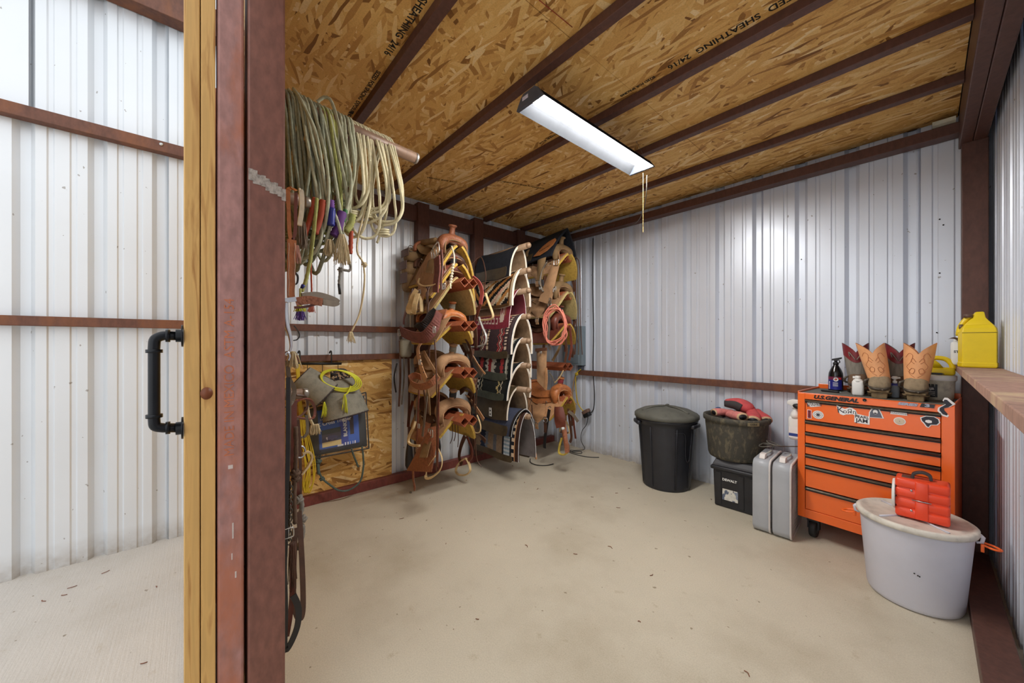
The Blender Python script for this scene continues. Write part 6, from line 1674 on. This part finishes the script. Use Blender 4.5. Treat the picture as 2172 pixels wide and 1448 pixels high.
MB().ribbon(crom([c + Vector((0, -.05, .08)), c + Vector((-.05, -.02, .15)), c + Vector((-.09, .0, .18))], 4), .03, .004, (0, 1, 0)).build('strap', LE['grey'], t, world=True)
# --- third group
t = strapy('breast_collar', 'tan breast collar with a row of holes and a laced russet loop', 'breast collar', [(898, 722, yl + .05), (887, 738, yl), (889, 760, yl - .02), (895, 785, yl - .03), (903, 806, yl - .04)], lambda q: lerp(.040, .060, q), .008, LE['tan'])
for k in range(7):
    c = YP((891 + 1.6 * k, 752 + 7.5 * k, yl - .036)); MB().lathe([(.005, 0), (.005, .003)], 8, T=frame(c, (1, 0, 0), (0, 0, 1))).build('hole', m_black, t, world=True)
strapy('', '', '', [(930, 796, yl), (915, 812, yl - .05), (895, 820, yl - .08), (878, 816, yl - .08), (869, 804, yl - .06), (880, 796, yl - .02), (893, 800, yl)], .060, .008, LE['tooled'], side=(.1, -.3, 1), t=t, part='russet_loop')
strapy('', '', '', [(898, 745, yl + .04), (912, 770, yl), (924, 790, yl - .02), (930, 800, yl)], .030, .006, LE['rough'], t=t, part='side_strap')
buckle(t, YP((890, 768, yl - .05)), (.018, 0, 0), (0, 0, .020), .004, True)
t = strapy('rolled_latigo', 'rolled grey brown latigo hanging beside the serrated pad', 'strap', [(985, 728, yr - .08), (992, 742, yr - .04), (1003, 760, yr), (1014, 780, yr + .02), (1024, 794, yr + .02)], .060, .016, LE['grey'])
strapy('', '', '', [(990, 742, yr - .03), (1004, 746, yr - .03)], .055, .022, LE['brown'], side=(0, 0, 1), t=t, part='keeper'); strapy('', '', '', [(1003, 755, yr - .02), (1016, 776, yr), (1029, 793, yr)], .018, .005, LE['tan'], t=t, part='tail')
# --- fourth group
for k, (x0, x1, y0, y1, m_, w_) in enumerate(((889, 884, 815, 935, 'mahog', .024), (898, 900, 822, 905, 'brown', .022), (907, 896, 828, 925, 'grey', .030), (922, 926, 720, 1000, 'brown', .016), (931, 928, 815, 990, 'mahog', .018), (903, 912, 815, 880, 'olive', .020))):
    strapy('hanging_rein', ['mahogany rein with buckle end below the russet loop', 'brown rein in front of the lowest fender', 'broad weathered rein below the russet loop', 'thin brown rein running down over all the racks', 'mahogany rein ending near the floor strap', 'olive rein crossing the lowest saddle'][k], 'rein', [(x0, y0, yl - .05), (lerp(x0, x1, .4) + 3 * (k % 2), lerp(y0, y1, .4), yl - .07), (x1, y1, yl - .06)], w_, .005, LE[m_])
buckle(COL.objects['hanging_rein'], YP((888, 903, yl - .075)), (.018, 0, 0), (0, 0, .018), .0035, True)
t = strapy('rawhide_stirrup', 'rawhide stirrup bow hanging low by the osb panel', 'stirrup', [(881, 893, yl - .05), (876, 908, yl - .07), (868, 925, yl - .07), (867, 938, yl - .07), (876, 944, yl - .07), (890, 945, yl - .06)], .020, .018, LE['cream'], side=(0, 1, 0), part='bow')
strapy('', '', '', [(886, 842, yl), (884, 870, yl - .03), (882, 893, yl - .05)], .022, .005, LE['grey'], t=t, part='hanging_strap')
panel4(s6, 'fender', [(912, 905, yl + .04), (932, 902, yl + .06), (914, 1001, yl - .06), (862, 998, yl - .06)], .010, LE['tooled'], .04)
panel4(s6, 'suede_patch', [(898, 938, yl - .02), (914, 936, yl - .02), (905, 970, yl - .075), (889, 970, yl - .075)], .005, LE['olive'], .010)
strapy('', '', '', [(912, 920, yl - .02), (906, 932, yl - .03), (904, 940, yl - .035)], .055, .010, LE['tooled'], t=s6, part='fender_tongue'); buckle(s6, YP((913, 918, yl - .02)), (.036, 0, 0), (0, 0, .030), .005, True)
strapy('', '', '', [(876, 998, yl - .05), (877, 1018, yl - .055), (879, 1030, yl - .055), (879, 1041, yl - .055)], lambda q: profile([(0, .030), (.55, .030), (.72, .042), (1, .006)], q), .006, LE['tooled'], t=s6, part='billet')
t = strapy('hooded_stirrup', 'pale leather covered stirrup beside the lowest fender', 'stirrup', [(932, 955, yl), (938, 975, yl - .02), (934, 995, yl - .03), (918, 1010, yl - .04), (906, 1012, yl - .04), (905, 998, yl - .03), (914, 980, yl - .02), (925, 965, yl)], .060, .008, LE['cream'], side=(.8, -.5, .2), part='hood')
strapy('', '', '', [(930, 930, yl + .02), (933, 945, yl + .01), (932, 958, yl)], .03, .006, LE['black'], t=t, part='leather')
t = loopy('bell_stirrup', 'bell shaped rawhide stirrup hanging near the floor', 'stirrup', [(987, 972, yr - .05), (972, 984, yr - .05), (967, 998, yr - .05), (973, 1006, yr - .05), (986, 1007, yr - .05), (997, 999, yr - .05), (995, 984, yr - .05)], .0085, LE['cream'], flat=1.7, closed=True)
strapy('', '', '', [(986, 925, yr - .08), (978, 945, yr - .05), (974, 968, yr - .05), (980, 985, yr - .06)], .045, .007, LE['brown'], t=t, part='leather'); strapy('', '', '', [(990, 925, yr - .08), (1000, 950, yr - .05), (1000, 968, yr - .05), (990, 978, yr - .05)], .035, .007, LE['mahog'], t=t, part='leather')
t = strapy('tan_billet', 'smooth tan billet strap crossing the charcoal pad', 'strap', [(990, 838, yr - .08), (1000, 850, yr), (1012, 868, yr + .03), (1026, 890, yr + .04)], .045, .006, LE['tan'])
strapy('', '', '', [(976, 832, yr - .12), (988, 824, yr - .10), (998, 832, yr - .06), (994, 846, yr - .04)], .06, .010, LE['brown'], t=t, part='roll')
t = strapy('rear_billet', 'dark brown billet strap lying against the lowest blanket', 'strap', [(985, 912, yr - .08), (1000, 918, yr), (1018, 924, yr + .03), (1030, 936, yr + .04)], .050, .007, LE['brown'])
loopy('rawhide_loop', 'thin rawhide loop hanging between the lowest saddle and the pads', 'loop', [(1012, 880, yr), (1019, 900, yr), (1018, 915, yr), (1008, 917, yr), (1000, 905, yr)], .006, LE['cream'], flat=1.3)
strapy('rein_pair', 'long thin brown rein hanging past the lowest blanket to the floor', 'rein', [(1012, 800, yr), (1010, 860, yr + .02), (1009, 940, yr), (1012, 975, yr), (1022, 990, yr + .02)], .010, .005, LE['brown'])
for k, (px, y0, y1) in enumerate(((958, 905, 940), (964, 902, 935), (970, 905, 948))):
    strapy('leather_string', ['short leather string under the lowest rack', 'thin leather string with a knot under the lowest rack', 'curly leather string under the lowest rack'][k], 'string', [(px, y0 - 20, 1.80), (px + 2, (y0 + y1) / 2, 1.79), (px - 3 + 2 * k, y1, 1.79)], .007, .004, LE['brown'])
t = thing('water_bottle', 'dark brown leather boot shaped scabbard hanging by the osb panel', 'scabbard', P(868, 990, X=-3.30))
b = MB(); cen = [P(868, y, X=-3.28) for y in (925, 940, 955, 972, 986, 992)]
b.tube(cen, lambda q: profile([(0, .020), (.2, .026), (.5, .048), (.8, .048), (1, .034)], q), 14, flat=.75).build('case', LE['black'], t, world=True)
MB().ribbon([P(868, 905, X=-3.30), P(868, 930, X=-3.29)], .03, .006, (0, 1, 0)).build('strap', LE['brown'], t, world=True)
t['label'] = 'dark brown leather scabbard hanging by the osb panel'; t.name = 'leather_scabbard'; ROOTM['leather_scabbard'] = ROOTM['water_bottle']
wall_straps = [((848, 722), (849, 800), (846, 862), .018, 'brown'), ((855, 730), (857, 800), (852, 858), .014, 'grey'), ((866, 745), (868, 830), (866, 900), .022, 'brown'), ((842, 770), (836, 800), (840, 832), .014, 'black'), ((876, 850), (868, 880), (866, 905), .030, 'mahog')]
for k, (a, b_, c, w_, m_) in enumerate(wall_straps):
    strapy('hanging_strap', ['long brown strap hanging on the wall by the first rack post', 'weathered strap hanging beside the long brown one', 'brown strap hanging down to the lowest saddle skirt', 'curved black strap hanging closest to the osb panel', 'mahogany flap strap behind the lowest saddle'][k], 'strap', [P(a[0], a[1], X=-3.38), P(b_[0], b_[1], X=-3.38), P(c[0], c[1], X=-3.38)], w_, .006, LE[m_], side=(0, 1, 0))
# --- column next to the corner
yq = 2.92
panel4(r2, 'fender', [(1170, 560, yq), (1186, 563, yq), (1167, 646, yq - .03), (1142, 638, yq - .03)], .009, LE['rough'], .02)
buckle(r2, YP((1180, 556, yq - .02)), (.034, 0, 0), (0, 0, .030), .004, True); buckle(r2, YP((1146, 611, yq - .05)), (.014, 0, 0), (0, 0, .016), .004, True); buckle(r2, YP((1176, 613, yq - .03)), (.018, 0, .01), (0, 0, .022), .004, True)
loopy('', '', '', [(1160, 556, yq), (1150, 575, yq), (1146, 600, yq - .02), (1152, 618, yq - .04)], .008, LE['grey'], r2, 'pale_tie', 1.8)
panel4(r1, 'fender', [(1140, 552, yq), (1158, 545, yq), (1150, 592, yq), (1139, 596, yq)], .008, LE['olive'], .02)
t = thing('trace_chain', 'dark chain hanging under the fender next to the corner', 'chain', YP((1167, 640, yq - .05)))
for k in range(6):
    c = YP((1167 - k, 636 + 6.5 * k, yq - .05)); MB().tube(ring_pts(c, (.016, 0, 0) if k % 2 else (0, .016, 0), (0, 0, .021), 12), .0045, 6, closed=True).build('link', m_spur, t, world=True)
strapy('grey_tie', 'weathered strap hanging down in front of the coral rope', 'strap', [(1163, 662, yq - .06), (1165, 690, yq - .08), (1163, 720, yq - .08), (1167, 742, yq - .07)], .026, .006, LE['grey'])
t = thing('coral_rope', 'coil of coral pink rope hung on the corner racks', 'rope', YP((1178, 655, yq)))
rg = random.Random(3); pts = []
for k in range(7):
    for i in range(12):
        a = 2 * PI * i / 12 + PI / 2; c = YP((1177, 692, yq - .06)); rx, rz = .095 + .055 * rg.random(), .165 + .05 * rg.random()
        pts.append(c + Vector((rx * math.cos(a) * .95, .3 * rx * math.cos(a) + .006 * (k - 3), rz * math.sin(a) + .02 * math.sin(k))))
MB().tube(crom(pts, 4), .0065, 7).build('coil', m_rope['pink'], t, world=True)
for k in range(3): MB().tube(crom([YP((1160, 662 + 6 * k, yq - .10)), YP((1152, 690 + 4 * k, yq - .10)), YP((1160, 722 - 4 * k, yq - .10))], 5), .006, 7).build('loose_turn', m_rope['pink'], t, world=True)
t = thing('tall_fender', 'tall tan stirrup fender with a buckle beside the lower pads', 'fender', YP((1148, 742, 2.80)))
panel4(t, 'panel', [(1138, 742, 2.80), (1160, 738, 2.82), (1158, 828, 2.80), (1139, 808, 2.78)], .010, LE['rough'], .03); strapy('', '', '', [(1136, 742, 2.78), (1160, 740, 2.78)], .035, .012, LE['brown'], side=(0, 0, 1), t=t, part='keeper'); buckle(t, YP((1147, 747, 2.76)), (.012, 0, 0), (0, 0, .012), .004, True)
strapy('', '', '', [(1158, 780, 2.78), (1159, 805, 2.78), (1157, 826, 2.78)], .035, .006, LE['tan'], t=t, part='billet')
for k, (pts, w_, m_) in enumerate(([[(1194, 690, 3.12), (1190, 725, 3.04), (1183, 745, 2.98), (1172, 765, 2.97)], .034, 'olive'], [[(1199, 690, 3.15), (1200, 726, 3.08), (1202, 745, 3.05), (1198, 768, 3.05)], .03, 'brown'], [[(1208, 690, 3.20), (1212, 728, 3.14), (1211, 745, 3.1), (1207, 764, 3.1)], .03, 'mahog'], [[(1165, 790, 3.0), (1172, 800, 3.0), (1176, 812, 3.0)], .012, 'grey'], [[(1195, 785, 3.0), (1187, 800, 3.0), (1176, 812, 3.0)], .012, 'cream'])):
    strapy('corner_strap', ['olive strap under the coral rope rack', 'brown strap hanging under the third corner rack', 'mahogany strap hanging under the third corner rack', 'thin grey tie below the empty corner rack', 'thin pale tie below the empty corner rack'][k], 'strap', pts, w_, .006, LE[m_])
for k, px in enumerate((1221, 1226, 1231)):
    strapy('side_rein', ['brown rein along the corner side of the saddles', 'grey rein along the corner side of the saddles', 'thin rein hanging over the breaker panel'][k], 'rein', [(px - 12, 545, 3.36), (px - 2, 560, 3.42), (px, 640, 3.44), (px + 1, 700, 3.44), (px + 3 * k - 2, 752, 3.44)], .016 if k < 2 else .008, .005, LE[['brown', 'grey', 'brown'][k]])
panel4(r4, 'fender', [(1176, 862, yq + .02), (1194, 862, yq + .04), (1198, 905, yq + .02), (1180, 908, yq)], .010, LE['mahog'], .03, taper=.3)
t = thing('tapadero', 'tan hooded stirrup with yellow bow almost touching the floor', 'stirrup', YP((1198, 895, yq + .06)))
panel4(t, 'hood', [(1188, 890, yq + .06), (1200, 892, yq + .06), (1207, 958, yq + .02), (1199, 962, yq)], .03, LE['tooled'], .03)
MB().tube(crom([YP((1192, 928, yq + .03)), YP((1187, 945, yq + .02)), YP((1186, 960, yq + .02)), YP((1195, 964, yq + .02)), YP((1203, 960, yq + .02))], 6), .010, 8, flat=1.6, up=(0, 1, 0)).build('bow', M('yellow_bow', C(196, 170, 70), .6), t, world=True)
MB().lathe([(.014, 0), (.014, .03)], 10, T=frame(YP((1196, 908, yq - .005)), (1, 0, 0), (0, 0, 1))).build('tag', m_wplast, t, world=True)
for k, (pts, w_) in enumerate(([[(1205, 866, 3.12), (1208, 890, 3.12), (1212, 925, 3.12), (1209, 938, 3.12)], .03], [[(1206, 872, 3.08), (1216, 880, 3.06), (1226, 894, 3.05)], .035], [[(1214, 870, 3.14), (1218, 905, 3.14), (1221, 930, 3.14)], .022])):
    strapy('rear_strap', ['brown strap hanging behind the hooded stirrup', 'short brown billet pointing towards the outlet box', 'thin brown strap near the corner floor'][k], 'strap', pts, w_, .006, LE[['brown', 'grey', 'mahog'][k]])
t = strapy('black_tie', 'black strap with a ring hanging beside the lowest corner saddle', 'strap', [(1165, 868, 2.95), (1160, 900, 2.95), (1156, 930, 2.95), (1155, 950, 2.95)], .04, .006, LE['black'])
MB().tube(ring_pts(YP((1157, 890, 2.93)), (.03, 0, 0), (0, 0, .03)), .005, 7, closed=True).build('ring', m_chrome, t, world=True)
MB().tube(crom([(-3.1, 3.0, .02), (-3.02, 2.93, .012), (-2.92, 2.93, .008), (-2.84, 3.0, .008), (-2.82, 3.1, .008)], 6), .005, 6).build('loose_end', LE['black'], t, world=True)
t = strapy('leather_popper', 'tan leather popper hanging beside the lowest blanket', 'popper', [(1128, 858, 2.70), (1130, 900, 2.70), (1131, 922, 2.70)], .014, .006, LE['brown'])
strapy('', '', '', [(1131, 920, 2.70), (1129, 936, 2.70), (1132, 955, 2.70), (1138, 974, 2.70)], lambda q: profile([(0, .03), (.4, .055), (.8, .05), (1, .012)], q), .010, LE['tan'], t=t, part='tab'); knot(t, YP((1130, 922, 2.69)), .014, LE['brown'])

# ---------------------------------------------------------------- breaker panel, conduit, outlet box and cords on the far wall
m_panelbox = M('blue_grey_panel', C(128, 142, 150), .45, 0, .08)
t = thing('breaker_panel', 'blue grey electrical breaker panel on the wall beside the saddles', 'electrical panel', (-3.09, 3.80, 1.36))
MB().box((-3.255, 3.765, 1.105), (-2.930, 3.848, 1.620)).build('box', m_panelbox, t, world=True, bevel=.006)
MB().box((-3.240, 3.758, 1.130), (-2.975, 3.766, 1.600)).build('door', m_panelbox, t, world=True, bevel=.004)
MB().box((-2.992, 3.752, 1.40), (-2.982, 3.760, 1.44)).build('latch', m_steelr, t, world=True)
m_pvc = M('grey_conduit', C(196, 196, 200), .5)
MB().tube([(-3.28, 3.80, .0), (-3.28, 3.80, 1.10)], .024, 12).build('conduit', m_pvc, t, world=True)
MB().tube([(-3.28, 3.80, .55), (-3.28, 3.80, .61)], .028, 12).build('coupling', m_pvc, t, world=True)
MB().box((-3.02, 3.79, 1.015), (-2.955, 3.848, 1.10)).build('outlet', m_endcap, t, world=True, bevel=.004)
t = thing('extension_cord', 'yellow extension cord doubled and knotted, hanging from the outlet', 'cord', P(1222, 780, Y=3.78))
cc_ = [(1232, 783), (1224, 790), (1221, 800), (1222, 830), (1226, 855), (1234, 868), (1241, 873)]
MB().tube(crom([P(a, b, Y=3.77) for a, b in cc_], 6), .007, 7).build('flex', m_rope['yellow'], t, world=True)
MB().tube(crom([P(a - 2.5, b, Y=3.78) for a, b in ((1224, 792), (1219, 812), (1217, 840), (1220, 852), (1226, 858))], 6), .007, 7).build('flex', M('tan_flex', C(176, 138, 90), .6), t, world=True)
knot(t, P(1223, 793, Y=3.765), .018, m_rope['yellow'])
t = thing('power_adapter', 'small brown and black power adapter hanging on its cords', 'adapter', P(1245, 876, Y=3.78))
T_ = Matrix.Translation(P(1245, 876, Y=3.78)) @ Matrix.Rotation(-.55, 4, 'Y')
MB().box((-.055, -.03, .0), (.05, .03, .045), T=T_, ch=.006).build('body', M('brown_adapter', C(120, 92, 78), .6), t, world=True); MB().box((-.055, -.033, -.045), (.04, .03, .002), T=T_, ch=.006).build('black_block', m_black, t, world=True)
m_bcord = M('dark_cord', C(44, 44, 46), .6)
MB().tube(crom([P(a, b, Y=3.83) for a, b in ((1258, 505), (1257, 600), (1259, 700), (1258, 780), (1261, 835), (1259, 866), (1252, 876))], 6), .006, 7).build('cord', m_bcord, t, world=True)
MB().tube(crom([P(1247, 884, Y=3.78), P(1244, 900, Y=3.78), P(1234, 915, Y=3.77), P(1233, 935, Y=3.75), P(1240, 952, Y=3.74), (-2.98, 3.70, .01), (-3.04, 3.66, .006), (-2.96, 3.62, .006), (-2.86, 3.66, .006), (-2.92, 3.72, .008), (-3.0, 3.60, .006), (-2.84, 3.58, .006), (-2.70, 3.62, .006), (-2.62, 3.70, .006)], 6), .0045, 6).build('cord', m_bcord, t, world=True)

t = thing('pebble', 'small grey stone on the floor below the pointed billet strap', 'stone', P(871, 1045, z=0))
rg = random.Random(5)
MB().loft([[(r_ * math.cos(a) * (1 + .2 * rg.uniform(-1, 1)), r_ * .7 * math.sin(a), z_) for a in [k * PI / 4 for k in range(8)]] for r_, z_ in ((.010, .0), (.016, .004), (.015, .010), (.006, .014))]).build('stone', M('grey_stone', C(128, 118, 100), .9), t)
